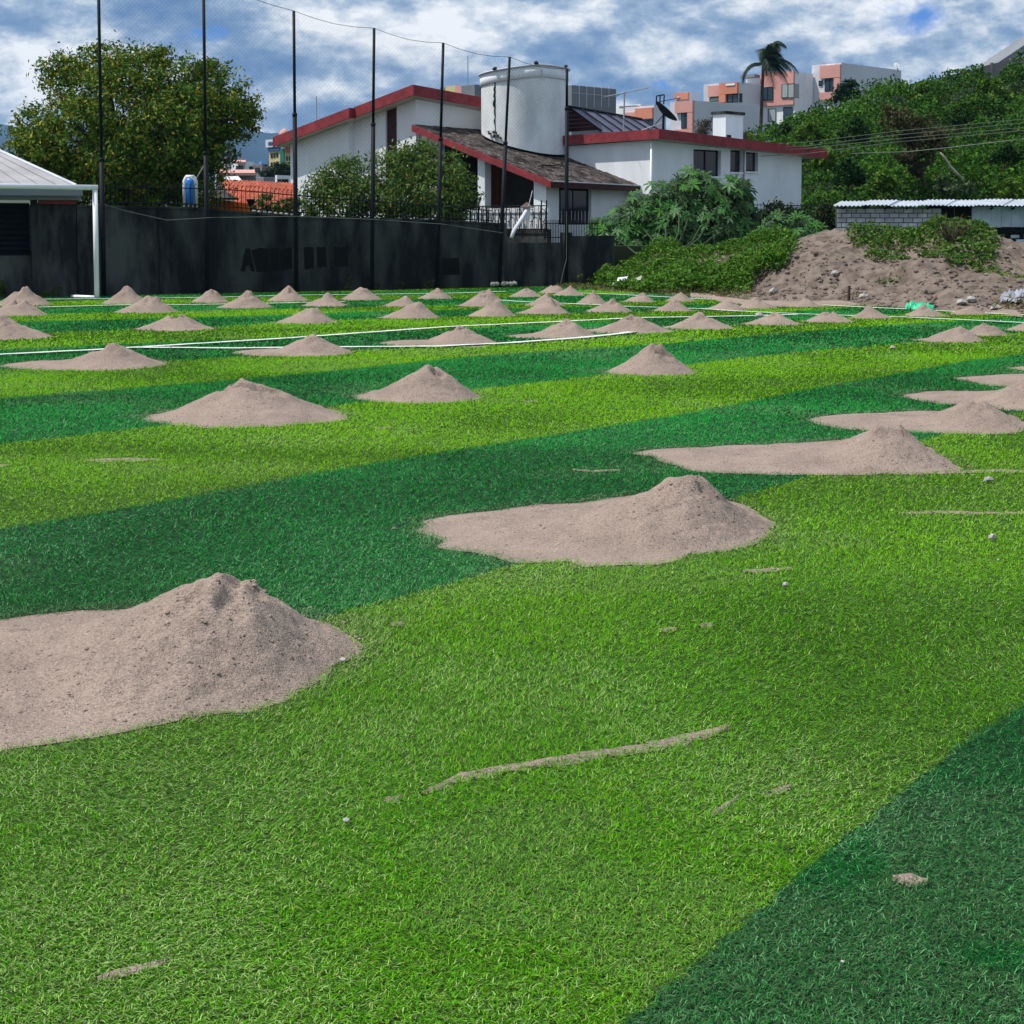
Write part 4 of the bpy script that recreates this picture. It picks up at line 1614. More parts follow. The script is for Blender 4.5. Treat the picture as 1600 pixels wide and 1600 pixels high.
def ring(rad, zf):
    return [(tc.x + rad * math.cos(2 * math.pi * k / nseg), tc.y + rad * math.sin(2 * math.pi * k / nseg), zf(tc.x + rad * math.cos(2 * math.pi * k / nseg))) for k in range(nseg)]


def shell(name, rings, m, parent, close=True):
    vs = [v for r_ in rings for v in r_]
    fs = []
    for i in range(len(rings) - 1):
        for k in range(nseg):
            fs.append((i * nseg + k, i * nseg + (k + 1) % nseg, (i + 1) * nseg + (k + 1) % nseg, (i + 1) * nseg + k))
    if close:
        fs.append(tuple(range((len(rings) - 1) * nseg, len(rings) * nseg)))
    return MB().add(vs, fs).build(name, m, parent, True)


base_ring = [(tc.x + Rt * math.cos(2 * math.pi * k / nseg), tc.y + Rt * math.sin(2 * math.pi * k / nseg), roof_z(tc.x + Rt * math.cos(2 * math.pi * k / nseg), tc.y + Rt * math.sin(2 * math.pi * k / nseg))) for k in range(nseg)]
tow = shell('tower', [base_ring, ring(Rt, lambda x: 5.3), ring(Rt, lambda x: tower_top(x) - .42), ring(Rt, lambda x: tower_top(x) - .13)], M['tower'], house)
shell('tower_band', [ring(Rt + .03, lambda x: tower_top(x) - .40), ring(Rt + .045, lambda x: tower_top(x) - .39), ring(Rt + .045, lambda x: tower_top(x) - .05)], M['white_wall'], tow)
shell('tower_rim', [ring(Rt + .01, lambda x: tower_top(x) - .055), ring(Rt + .10, lambda x: tower_top(x) - .045), ring(Rt + .10, lambda x: tower_top(x)), ring(Rt - .1, lambda x: tower_top(x) + .01)], M['lilac'], tow)
def on_tower(px, rad):
    dd = ray(px, 200); k = dd.x / dd.y
    # nearest intersection of vertical ray plane with the circle
    A_ = 1 + k * k; B_ = -2 * (tc.x * k + tc.y); C_ = tc.x ** 2 + tc.y ** 2 - rad ** 2
    y = (-B_ - math.sqrt(max(0, B_ * B_ - 4 * A_ * C_))) / (2 * A_)
    return k * y, y


x_, y_ = on_tower(773, Rt + .012)     # black run-off stain, a ragged strip of moss
st = []
for i in range(26):
    t = i / 25
    wv = .05 * (0.5 + .9 * random.random()) * (.4 + .9 * math.sin(math.pi * t))
    cx = x_ + (random.random() - .5) * .05
    st.append((cx, y_ - .004, at(773, 115, y_).z * (1 - t) + at(773, 205, y_).z * t, wv))
mb = MB()
vs = []
for cx, cy, z, wv in st:
    vs += [(cx - wv * .6, cy + .012, z), (cx, cy - .02, z), (cx + wv * .6, cy - .004, z)]
mb.add(vs, [f for i in range(25) for f in ((3 * i, 3 * i + 3, 3 * i + 4, 3 * i + 1), (3 * i + 1, 3 * i + 4, 3 * i + 5, 3 * i + 2))])
mb.build('moss_streak', M['dark_wall'], tow)
x_, y_ = on_tower(846, Rt + .05)
MB().tube([(x_, y_ - .01, at(843, 108, y_).z), (x_ + .09, y_ - .03, at(848, 126, y_).z)], .018, 5).build('crack_pipe', M['lilac'], tow)
for px, py in ((773, 113), (838, 99), (884, 110)):
    x_, y_ = on_tower(px, Rt + .1)
    MB().rock((x_, y_, tower_top(x_) + .03), .09, .7, px).build('rim_clip', M['dark_wall'], tow)

# --- left wing, gable wall facing the sun
C2u, C2w = -6.95, -3.63
ztop2 = zh(650, 155, C2u, C2w)
uE = u_at(462, C2w)
zE = zh(462, 226, uE, C2w)
uS0, uS1 = u_at(553, C2w), u_at(566, C2w)


def gz(u):
    return ztop2 + (zE - ztop2) * (C2u - u) / (C2u - uE)


ud0, ud1 = u_at(603, C2w), u_at(620.5, C2w)
for (a, b, off) in ((uE, uS0, -.22), (uS0, ud0, 0), (ud1, C2u, 0)):
    hprism('wall', M['white_wall'], [(a, C2w + off), (b, C2w + off), (b, C2w + .2), (a, C2w + .2)], FL, [gz(a), gz(b), gz(b), gz(a)])
hprism('tall_window', M['dark_red_wood'], [(ud0, C2w + .07), (ud1, C2w + .07), (ud1, C2w + .13), (ud0, C2w + .13)], FL, [gz(ud0) + .01, gz(ud1) + .01, gz(ud1) + .01, gz(ud0) + .01])
# right face of the left wing
w_end = 1.0
z2b = ztop2 - .30
hprism('wall', M['white_wall'], [(C2u, C2w + .2), (C2u, w_end), (C2u - .2, w_end), (C2u - .2, C2w + .2)], FL, [ztop2, z2b, z2b, ztop2])
# its roof and fascia
o2 = .40
wlo = C2w - o2
rq = [hw(uE - .38, wlo), hw(C2u + .35, wlo), hw(C2u + .35, w_end), hw(uE - .38, w_end)]
zq = [gz(uE - .38) + .02, gz(C2u + .35) + .02, z2b - .0, gz(uE - .38) - .3]
rb2 = [(p.x, p.y, z) for p, z in zip(rq, zq)]
MB().hexa(rb2 + [(x, y, z + .06) for x, y, z in rb2]).build('soffit', M['soffit'], house)
MB().hexa([(x, y, z + .22) for x, y, z in rb2] + [(x, y, z + .26) for x, y, z in rb2]).build('flat_roof', M['grey_wall'], house)
uB = u_at(556, wlo)
fascia((uB, wlo), (C2u + .35, wlo), (0, -1), gz(uB) + .01, gz(C2u + .35) + .01, .34)
fascia((uE - .38, wlo - .24), (uB + .04, wlo - .24), (0, -1), gz(uE - .38) - .02, gz(uB) - .02, .34)
hprism('fascia_return', M['red'], [(uB - .02, wlo - .24), (uB + .04, wlo - .24), (uB + .04, wlo), (uB - .02, wlo)], gz(uB) - .02, gz(uB) + .32)
MB().hexa([hw(uE - .38, wlo - .24, gz(uE - .38)), hw(uB, wlo - .24, gz(uB)), hw(uB, wlo, gz(uB)), hw(uE - .38, wlo, gz(uE - .38)),
           hw(uE - .38, wlo - .24, gz(uE - .38) + .05), hw(uB, wlo - .24, gz(uB) + .05), hw(uB, wlo, gz(uB) + .05), hw(uE - .38, wlo, gz(uE - .38) + .05)]).build('soffit', M['soffit'], house)
fascia((C2u + .35, wlo - .06), (C2u + .35, w_end), (1, 0), gz(C2u + .35) + .01, z2b - .01, .34)

# --- shingled porch roof
ub = -.55
zBL = 2.93
BL, BR = hw(-.55, -3.95), hw(-.55, .02)
TL, TR = hw(-6.75, -3.95), hw(-6.75, .02)
zTL = zh(659, 197, -6.75, -3.95)
zBLv = zh(857, 284, -.55, -3.95)
zBRv = zBLv - .06
P4 = [Vector((BL.x, BL.y, zBLv)), Vector((BR.x, BR.y, zBRv)), Vector((TR.x, TR.y, zTL - .05)), Vector((TL.x, TL.y, zTL))]
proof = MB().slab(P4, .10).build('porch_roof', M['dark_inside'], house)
ncol, nrow = 15, 19
sh = MB().slab([(-.5, -.5, 0), (.5, -.5, 0), (.5, .5, 0), (-.5, .5, 0)], 1.0)
sh_me = sh.mesh('shingle')
eu = (P4[3] - P4[0]); ew = (P4[1] - P4[0])
nrm = ew.cross(eu).normalized()
ex, ey = ew.normalized(), eu.normalized()
rotm = Matrix((ex, ey, nrm)).transposed()
tiltx = rotm @ Matrix.Rotation(math.radians(3.5), 3, 'X')
for i in range(nrow):
    for j in range(ncol + 1):
        a = (j + (.5 if i % 2 else 0)) / ncol - .5 / ncol + .5 / ncol
        if a > 1.0: continue
        b = (i + .5) / nrow
        w_sh = ew.length / ncol * random.uniform(.90, .985)
        l_sh = eu.length / nrow * random.uniform(1.15, 1.35)
        pos = P4[0] + ew * min(max(a, .5 / ncol), 1 - .5 / ncol) + eu * b + nrm * (.035 + random.uniform(-.006, .012))
        rr_ = (tiltx @ Matrix.Rotation(random.uniform(-.03, .03), 3, 'Z')).to_euler()
        oo = piece('shingle', sh_me, M['shingle'], house, pos, rr_, (w_sh, l_sh, .022))
# red rake board along the sunny edge and eave board, its shade put into a darker red
def board(name, A_, B_, n, h, t, m):
    A2, B2 = A_ + n * t, B_ + n * t
    dz = Vector((0, 0, h))
    MB().hexa([A_ - dz, B_ - dz, B2 - dz, A2 - dz, A_, B_, B2, A2]).build(name, M[m], house)


wn3 = Vector((-WW.x, -WW.y, 0)); un3 = Vector((UU.x, UU.y, 0))
board('rake_board', P4[3] + Vector((0, 0, .03)), P4[0] + Vector((0, 0, .01)), wn3, .20, .05, 'red')
board('eave_board', P4[0] + Vector((0, 0, -.005)), P4[1] + Vector((0, 0, -.005)), un3, .17, .05, 'dark_red_wood')
MB().tube([P4[0] + un3 * .07 + Vector((0, 0, .01)), P4[1] + un3 * .07 + Vector((0, 0, .01))], .022, 5).build('eave_gutter', M['steel'], house)
# black hose lying over the shingles
hs = [at(883, 240, 50.9), at(874, 255, 50.4), at(860, 266, 49.9), at(845, 271, 49.7), at(838, 277, 49.3)]
def roof_drop(p):
    t_ = (p - P4[0]); n_ = nrm
    return p - n_ * (t_.dot(n_) - .09)
MB().tube([roof_drop(p) for p in hs], .022, 5).build('roof_hose', M['dark_frame'], house)

# walls under the porch roof
def pz(u, w):   # underside of the roof
    q = hw(u, w)
    t_ = -(nrm.x * (q.x - P4[0].x) + nrm.y * (q.y - P4[0].y)) / nrm.z
    return P4[0].z + t_ - .13


PF = 1.5
uF = -1.0       # front wall plane
wl = -3.72
# corner block and front wall with window
cu = u_at(834, wl)
hprism('wall', M['white_wall'], [(cu, wl), (uF, wl), (uF, wl + .2), (cu, wl + .2)], FL, [pz(cu, wl), pz(uF, wl), pz(uF, wl + .2), pz(cu, wl + .2)])
w1, w2 = w_at(873.5, uF), w_at(924, uF)
wz0 = zh(900, 351, uF, (w1 + w2) / 2); wz1 = zh(900, 294, uF, (w1 + w2) / 2)
hprism('wall', M['white_wall'], [(uF, wl + .2), (uF, w1), (uF - .2, w1), (uF - .2, wl + .2)], FL, pz(uF, wl) - .0)
hprism('wall', M['white_wall'], [(uF, w1), (uF, w2), (uF - .2, w2), (uF - .2, w1)], FL, wz0)
hprism('wall', M['white_wall'], [(uF, w1), (uF, w2), (uF - .2, w2), (uF - .2, w1)], wz1, pz(uF, wl))
hprism('wall', M['white_wall'], [(uF, w2), (uF, -.01), (uF - .2, -.01), (uF - .2, w2)], FL, pz(uF, wl))
wd = hbox('window', M['dark_frame'], uF - .16, uF - .12, w1, w2, wz0, wz1)
hbox('pane', M['glass_dark'], uF - .115, uF - .105, w1 + .18, (w1 + w2) / 2 - .03, wz0 + .06, wz1 - .06, wd)
hbox('pane', M['glass_dark'], uF - .115, uF - .105, (w1 + w2) / 2 + .03, w2 - .06, wz0 + .06, wz1 - .06, wd)
for i in range(9):
    ww = w1 + .18 + (w2 - w1 - .24) * i / 8
    MB().tube([hw(uF - .07, ww, wz0 + .02), hw(uF - .07, ww, wz0 + .42)], .008, 4).build('window_bar', M['lilac'], wd)
# porch recess
hbox('porch_floor', M['grey_wall'], -6.7, -1.2, -3.9, -.9, FL, PF)
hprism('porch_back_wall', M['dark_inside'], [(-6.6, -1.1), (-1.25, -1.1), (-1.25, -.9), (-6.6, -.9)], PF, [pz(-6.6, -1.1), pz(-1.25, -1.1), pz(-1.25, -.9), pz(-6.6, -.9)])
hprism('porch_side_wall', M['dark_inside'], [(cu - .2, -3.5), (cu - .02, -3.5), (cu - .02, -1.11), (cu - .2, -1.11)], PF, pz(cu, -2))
hprism('porch_shade_panel', M['dark_inside'], [(C2u + .12, -3.19), (C2u + .12, -.9), (C2u + .01, -.9), (C2u + .01, -3.19)], FL, pz(C2u + .12, -2))  # dark panel added over the white wing face, porch shade in its colour
du = u_at(757, -1.12), u_at(786, -1.12)
dr = hbox('door', M['wood'], du[0], du[1], -1.17, -1.11, PF, PF + 2.05)
for i in range(2):
    for j in range(3):
        a0 = du[0] + (du[1] - du[0]) * (.08 + .46 * i); a1 = a0 + (du[1] - du[0]) * .38
        hbox('door_panel', M['wood'], a0, a1, -1.20, -1.172, PF + .15 + .62 * j, PF + .15 + .62 * j + .52, dr)
c0, c1 = u_at(746.5, -3.72), u_at(757.5, -3.72)
hprism('porch_column', M['white_wall'], [(c0, -3.72), (c1, -3.72), (c1, -3.45), (c0, -3.45)], FL, [pz(c0, -3.72), pz(c1, -3.72), pz(c1, -3.45), pz(c0, -3.45)])
# wall at left of the porch with a pipe
u0 = u_at(688, -3.4)
hprism('wall', M['white_wall'], [(C2u + .002, -3.4), (u0, -3.4), (u0, -3.2), (C2u + .002, -3.2)], FL, [pz(C2u + .3, -3.4), pz(u0, -3.4), pz(u0, -3.2), pz(C2u + .3, -3.2)])
MB().tube([hw(u_at(655, -3.7), -3.7, FL), hw(u_at(655, -3.7), -3.7, zTL)], .035, 6).build('downpipe', M['grey_wall'], house)
# white garden parapet with wrought iron railing
a0, a1 = u_at(724, -4.05), u_at(856, -4.05)
hbox('parapet_base', M['dark_wall'], a0, a1, -4.08, -3.90, .6, zh(800, 358, u_at(800, -4.05), -4.05))
hbox('parapet', M['white_wall'], a0, a1, -4.05, -3.92, zh(800, 358, u_at(800, -4.05), -4.05) + .002, zh(800, 325, u_at(800, -4.05), -4.05))
rail = empty('porch_railing', hw((a0 + a1) / 2, -4.15, FL), 'black wrought iron railing with scroll rings before the porch parapet', 'railing')
rz0, rz1 = zh(800, 358, u_at(800, -4.15), -4.15), zh(800, 322, u_at(800, -4.15), -4.15)
for z in (rz0, rz1):
    MB().tube([hw(a0, -4.15, z), hw(a1, -4.15, z)], .018, 5).build('rail', M['dark_frame'], rail)
for px in (727, 735, 748, 760, 791, 812, 846, 854):
    u = u_at(px, -4.15)
    MB().tube([hw(u, -4.15, rz0 - .1), hw(u, -4.15, rz1 + (.16 if px in (748, 846, 854) else .02))], .022, 5).build('railing_post', M['dark_frame'], rail)
rg = MB()
rg.tube([(.15 * math.cos(2 * math.pi * k / 16), 0, .21 * math.sin(2 * math.pi * k / 16)) for k in range(17)], .012, 5)
rg_me = rg.mesh('scroll_ring', True)
bar_me = MB().tube([(0, 0, 0), (0, 0, 1)], .009, 5).mesh('baluster', True)
na = 15
for i in range(na):
    u = a0 + (a1 - a0) * (i + .5) / na
    if i % 2 == 0:
        piece('scroll_ring', rg_me, M['dark_frame'], rail, hw(u, -4.15, (rz0 + rz1) / 2 + .06), (0, 0, math.atan2(UU.y, UU.x)), (.9, 1, .9))
    for s_ in (-.16, .16):
        piece('baluster', bar_me, M['dark_frame'], rail, hw(u + s_, -4.15, rz0), (0, 0, 0), (1, 1, (rz1 - rz0)))
    piece('baluster', bar_me, M['dark_frame'], rail, hw(u, -4.15, rz0), (0, 0, 0), (1, 1, .16))
# sloping white pipe in front, and small hip roof of a lamp housing with a thin stay
pp = [at(822, 330, 46.2), at(812, 347, 45.6), at(803, 360, 45.2), at(799, 372, 45.0)]
tag(MB().tube(pp, [.055, .055, .055, .05], 10).build('sloping_pipe', M['lilac'], None, True), 'fat white pipe sloping down before the porch railing', 'pipe')
lp = at(823, 324, 46.9)
lamp = empty('garden_lantern', lp, 'small grey pyramid roofed lantern on the porch parapet', 'lantern')
MB().add([(lp.x - .20, lp.y - .2, lp.z), (lp.x + .2, lp.y - .2, lp.z), (lp.x + .2, lp.y + .2, lp.z), (lp.x - .2, lp.y + .2, lp.z), (lp.x, lp.y, lp.z + .16)],
         [(3, 2, 1, 0), (0, 1, 4), (1, 2, 4), (2, 3, 4), (3, 0, 4)]).build('lantern_roof', M['soil'], lamp)
MB().box(lp.x - .10, lp.x + .10, lp.y - .10, lp.y + .10, lp.z - .35, lp.z - .003).build('lantern_body', M['white_paint'], lamp)
tag(MB().tube([at(826, 322, 46.6), at(832, 298, 46.9)], .015, 5).build('stay_rod', M['steel']), 'thin pale rod leaning up from the lantern to the porch corner', 'rod')

# --- satellite dish, aerial
dp = at(1036, 212, 51.6)
dish = empty('satellite_dish', dp, 'dark satellite dish seen edge on above the red fascia', 'satellite dish')
dm = at(1037, 174, 51.6)
MB().tube([dp, dm + Vector((0, 0, -.05))], .04, 8).build('mast', M['dark_frame'], dish)
ax = (at(1058, 188, 51.6) - at(1026, 158, 51.6)).normalized()
cn = Vector((-ax.z, .03, ax.x)).normalized()
if cn.z < 0: cn = -cn
yv = cn.cross(ax).normalized()
rd = (at(1058, 188, 51.6) - at(1026, 158, 51.6)).length / 2
ctr = (at(1058, 188, 51.6) + at(1026, 158, 51.6)) / 2
vs, fs = [], []
nn_ = 28
for sgn, offz in ((1, 0), (1, -.025)):
    for i in range(5):
        q_ = i / 4
        for k in range(nn_):
            th = 2 * math.pi * k / nn_
            vs.append(tuple(ctr + (ax * math.cos(th) + yv * math.sin(th)) * rd * max(q_, .01) + cn * (.14 * q_ * q_ - .14 + offz)))
for b in (0, 5 * nn_):
    for i in range(4):
        for k in range(nn_):
            fs.append((b + i * nn_ + k, b + i * nn_ + (k + 1) % nn_, b + (i + 1) * nn_ + (k + 1) % nn_, b + (i + 1) * nn_ + k))
for k in range(nn_):
    fs.append((4 * nn_ + k, 4 * nn_ + (k + 1) % nn_, 9 * nn_ + (k + 1) % nn_, 9 * nn_ + k))
MB().add(vs, fs).build('reflector', M['dark_frame'], dish, True)
MB().tube([ctr - ax * rd * .9, ctr + cn * .55], .012, 5).build('feed_arm', M['dark_frame'], dish)
MB().rock(tuple(ctr + cn * .56), .07, 1, 4).build('feed_head', M['steel'], dish)
MB().tube([dp + Vector((-.55, .1, 0)), dm + Vector((0, 0, -.1))], .015, 5).build('strut', M['dark_frame'], dish)
MB().tube([dp + Vector((-1.3, .0, -.05)), at(1034, 192, 51.6)], .015, 5).build('strut', M['steel'], dish)

ap = at(974, 212, 50.6)
ant = empty('tv_aerial', ap, 'long thin television aerial on a mast above the red fascia', 'aerial')
at_ = at(976, 143, 50.6)
MB().tube([ap, at_], .028, 6).build('mast', M['steel'], ant)
b0, b1 = at(948, 151, 50.6), at(1013, 137, 50.6)
MB().tube([b0, b1], .018, 5).build('boom', M['steel'], ant)
MB().tube([at(962, 151, 50.6), at(976, 143, 50.6)], .014, 5).build('brace', M['steel'], ant)
for i in range(13):
    t = (i / 12)
    t = 1 - (1 - t) ** 1.3
    p = b0.lerp(b1, t)
    ln = .42 - .26 * t
    dv = Vector((.35, .93, .12)).normalized() * ln
    MB().tube([p - dv, p + dv], .008, 4).build('element', M['steel'], ant)

# ------------------------------------------------------------------ blocks farther off
def blk(name, m, pxc, pxl, pxr, ytop, Y, label, cat='building', zb=0.0, group=None, roofm='lilac', parapet=.25):
    """block with its near corner at column pxc, left-front face to pxl, right-front face to pxr"""
    C = Vector(((pxc - 800) / F * Y / 1.0, Y))
    k = ray(pxc, 300); C.x = k.x / k.y * Y
    kl, kr = ray(pxl, 300), ray(pxr, 300)
    kl, kr = kl.x / kl.y, kr.x / kr.y
    Ld, Rd = Vector((-math.sqrt(.5), math.sqrt(.5))), WW
    tl = (kl * C.y - C.x) / (Ld.x - kl * Ld.y)
    tr = (kr * C.y - C.x) / (Rd.x - kr * Rd.y)
    zt_ = at(pxc, ytop, Y).z
    e = empty(name, (C.x, C.y, zb), label, cat, group)
    L_, R_ = C + Ld * tl, C + Rd * tr
    Bk = L_ + Rd * tr
    mbx = MB().prism([(C.x, C.y), (R_.x, R_.y), (Bk.x, Bk.y), (L_.x, L_.y)], zb, zt_)
    mbx.build('wall', M[m], e)
    if parapet:
        MB().prism([(p.x, p.y) for p in (C + (Bk - C) * .02, R_ + (L_ - R_) * .02, Bk + (C - Bk) * .02, L_ + (R_ - L_) * .02)], zt_, zt_ + .02).build('roof', M[roofm], e)
    return dict(e=e, C=C, L=Ld, R=Rd, tl=tl, tr=tr, zt=zt_, Y=Y)


def face_rect(b, side, px0, px1, py0, py1, m, name, t=.04, parent=None, off=0.0):
    """a slab proud of the block's left (L) or right (R) face, given in pixels"""
    d = b['L'] if side == 'L' else b['R']
    n = Vector((-WW.x, -WW.y)) if side == 'L' else Vector((UU.x, UU.y))
    base = b['C'] + n * off
    def par(px):
        k = ray(px, 300); k = k.x / k.y
        return (k * base.y - base.x) / (d.x - k * d.y)
    t0, t1 = par(px0), par(px1)
    A_, B_ = base + d * t0, base + d * t1
    ym = (A_.y + B_.y) / 2
    z0, z1 = at((px0 + px1) / 2, py1, ym).z, at((px0 + px1) / 2, py0, ym).z
    A2, B2 = A_ + n * t, B_ + n * t
    q = [(A2.x, A2.y), (B2.x, B2.y), (B_.x, B_.y), (A_.x, A_.y)]
    return MB().prism(q, z0, z1).build(name, M[m], parent or b['e'])


def fwin(b, side, px0, px1, py0, py1, gm='glass_blue', npane=2, off=0.0, frame='dark_frame'):
    w = face_rect(b, side, px0, px1, py0, py1, frame, 'window', .08, None, off)
    sgn = 1 if px1 > px0 else -1
    dx = (px1 - px0) / npane
    for i in range(npane):
        face_rect(b, side, px0 + dx * i + .7, px0 + dx * (i + 1) - .7, py0 + .9, py1 - .9, gm, 'pane', .03, w, off + .082)
    return w


GP = 'stepped pink apartment houses on the hill'
Yp = 150
A1 = blk('apartment_house', 'lilac', 1312, 1266, 1405, 98, Yp, 'topmost pink and lilac apartment house, rightmost on the hill', group=GP, zb=3)
face_rect(A1, 'L', 1280.5, 1312, 102, 122, 'pink', 'pink_panel', .25)
face_rect(A1, 'L', 1280.5, 1312, 144, 156, 'pink', 'pink_panel', .25)
face_rect(A1, 'L', 1302.5, 1312, 122, 144, 'pink', 'pink_panel', .25)
face_rect(A1, 'L', 1289, 1303, 100, 102.5, 'white_wall', 'railing_bar', .1)
fwin(A1, 'L', 1287, 1302, 120, 143, npane=2, off=.0)
fwin(A1, 'L', 1277.5, 1283, 126, 134, npane=1)
A2 = blk('apartment_house', 'white_wall', 1240, 1164, 1268, 112, Yp, 'pink apartment house with two large windows behind the palm', group=GP, zb=3)
face_rect(A2, 'L', 1188, 1240, 112.5, 165, 'pink', 'pink_panel', .25)
face_rect(A2, 'L', 1164, 1187, 118, 122, 'grey_wall', 'canopy', 1.0)
fwin(A2, 'L', 1190, 1206, 136, 157, npane=2, off=.255)
fwin(A2, 'L', 1220, 1239, 131, 153, 'curtain', npane=2, off=.255)
face_rect(A2, 'R', 1240.5, 1246, 131, 153, 'curtain', 'side_pane', .05)
fwin(A2, 'L', 1199, 1211, 170, 190, 'curtain', npane=1)
fwin(A2, 'L', 1223, 1237, 167, 187, npane=1)
face_rect(A2, 'L', 1187, 1189, 165, 200, 'lilac', 'drainpipe', .1)
A3 = blk('apartment_house', 'lilac', 1153, 1098, 1188, 128, Yp, 'orange pink apartment house left of the palm trunk', group=GP, zb=3)
face_rect(A3, 'L', 1107, 1125, 134, 151, 'pink', 'pink_panel', .25)
face_rect(A3, 'L', 1125, 1153, 129.5, 147, 'orange', 'orange_panel', .3)
face_rect(A3, 'L', 1125, 1135, 147, 160, 'orange', 'orange_panel', .3)
fwin(A3, 'L', 1135.5, 1152, 147, 160, npane=2)
face_rect(A3, 'R', 1153.5, 1158, 146, 160, 'glass_blue', 'side_pane', .05)
fwin(A3, 'L', 1108, 1123, 152, 158, 'curtain', npane=1)
face_rect(A3, 'L', 1136, 1150, 131, 134, 'white_wall', 'railing_bar', .36)
Y4 = 128
A4 = blk('apartment_house', 'lilac', 1084, 1046, 1188, 157, Y4, 'pink fronted apartment house with long blank grey side wall', group=GP, zb=2)
face_rect(A4, 'L', 1056.5, 1084, 158, 176, 'pink', 'pink_panel', .25)
face_rect(A4, 'L', 1076, 1084, 176, 202, 'pink', 'pink_panel', .25)
face_rect(A4, 'L', 1056.5, 1084, 202, 216, 'pink', 'pink_panel', .25)
fwin(A4, 'L', 1064.5, 1075.5, 176, 201, npane=2)
A4b = blk('apartment_house', 'lilac', 1076, 1054, 1090, 144, 134, 'small orange topped roof room above the blank grey side wall', group=GP, zb=10)
face_rect(A4b, 'L', 1055, 1076, 145, 156, 'orange', 'orange_panel', .2)
A5 = blk('apartment_house', 'lilac', 1021, 975, 1040, 165, 142, 'low orange apartment house left of the satellite dish', group=GP, zb=2)
face_rect(A5, 'L', 994, 1021, 169, 186, 'orange', 'orange_panel', .25)
face_rect(A5, 'L', 976, 994, 176, 186, 'pink', 'pink_panel', .25)
fwin(A5, 'L', 1005, 1020, 187, 200, npane=2)
A6 = blk('apartment_house', 'white_wall', 1000, 935, 1012, 163, 160, 'long low white roof house behind the television aerial', group=GP, zb=2)
face_rect(A6, 'L', 975, 999, 166, 169, 'grey_wall', 'roof_canopy', .8)
# small dishes on the pink houses
dd_ = at(1401, 103, 150)
sm = empty('satellite_dish', dd_, 'tiny white satellite dish on the far right corner of the lilac wall', 'satellite dish')
MB().tube([at(1404, 112, 150), dd_], .06, 5).build('mast', M['steel'], sm)
MB().lathe((0, 0, 0), [(.02, -.07), (.22, -.02), (.34, .06), (.32, .07), (.02, -.04)], 14).build('reflector', M['white_paint'], sm, True)
rfl = sm.children[-1]
rfl.matrix_parent_inverse = Matrix.Identity(4); rfl.rotation_euler = (math.radians(50), math.radians(35), 0)
# grey block behind the tower, and the mural block
G1 = blk('grey_block', 'grey_wall', 893, 872, 962, 133, 118, 'plain grey clad block right of the round tower', zb=2)
for i in range(1, 6):
    face_rect(G1, 'R', 893 + i * 11.5 - .3, 893 + i * 11.5 + .3, 134, 168, 'lilac', 'cladding_joint', .03)
face_rect(G1, 'R', 893.5, 961, 147.7, 148.3, 'lilac', 'cladding_joint', .035)
G2 = blk('grey_block', 'grey_wall', 742, 688, 775, 132, 120, 'grey roof block with a faded mural left of the round tower', zb=2)
face_rect(G2, 'L', 697, 712, 134, 146, 'cream', 'mural_panel', .03)
face_rect(G2, 'L', 712, 722, 133.5, 146, 'pink', 'mural_panel', .03)
tag(MB().tube([at(731, 135, 118), at(731, 87, 118)], .035, 4).build('antenna_mast', M['steel']), 'hair thin antenna mast above the mural block', 'antenna')
tag(MB().tube([at(494.5, 210, 118), at(494.5, 150, 118)], .035, 4).build('antenna_mast', M['steel']), 'hair thin antenna mast above the left red roof', 'antenna')
fr = at(1036, 160, 100)
frm = empty('roof_frame', fr, 'dark metal roof frame behind the satellite dish', 'frame')
for a, b in (((1025, 165), (1026, 150)), ((1026, 150), (1038, 148)), ((1038, 148), (1037, 163)), ((1031, 164), (1031.5, 149))):
    MB().tube([at(*a, 100), at(*b, 100)], .04, 4).build('bar', M['dark_frame'], frm)

# far left town
TY = 215
T1 = blk('town_block', 'cream', 446, 421, 474, 231, TY, 'yellow multi storey town block with green stripe and roof sign', zb=0)
face_rect(T1, 'L', 439.5, 445.5, 233, 272, 'green_paint', 'green_stripe', .15)
face_rect(T1, 'L', 421, 439, 228, 236, 'blue_paint', 'blue_storey', .2)
sg = face_rect(T1, 'L', 418.5, 437, 218, 230, 'lilac', 'roof_sign', .3)
face_rect(T1, 'L', 420, 436, 221.5, 226.5, 'blue_paint', 'sign_band', .03, sg, .32)
for r_ in range(2):
    for i in range(3):
        x0 = 424 + i * 4.3
        fwin(T1, 'L', x0, x0 + 2.6, 240 + r_ * 14 - i * .8, 247 + r_ * 14 - i * .8, 'glass_dark', 1)
    for i in range(4):
        x0 = 447.5 + i * 4.2
        face_rect(T1, 'R', x0, x0 + 2.6, 247 + r_ * 14 - 3, 254 + r_ * 14 - 3, 'glass_dark', 'window', .06)
face_rect(T1, 'R', 447, 459, 228, 238, 'tile_red', 'balcony', .5)
c_ = at(444, 211, TY)
MB().lathe((c_.x, c_.y, c_.z - 1.6), [(.55, 0), (.55, 1.2), (.75, 1.25), (.72, 1.75), (.5, 2.2), (.18, 2.42), (.02, 2.45)], 16).build('roof_dome', M['pink'], T1['e'], True)
def eave(b, px0, px1, y0, y1, Y, m, name):
    p, q = at(px0, y1, Y), at(px1, y0, Y)
    MB().slab([p, at(px1, y1, Y), at(px1, y0, Y + 3), at(px0, y0, Y + 3)], .2).build(name, M[m], b)
eave(T1['e'], 438, 466, 213, 226, TY - 1, 'tile_red', 'tiled_roof')
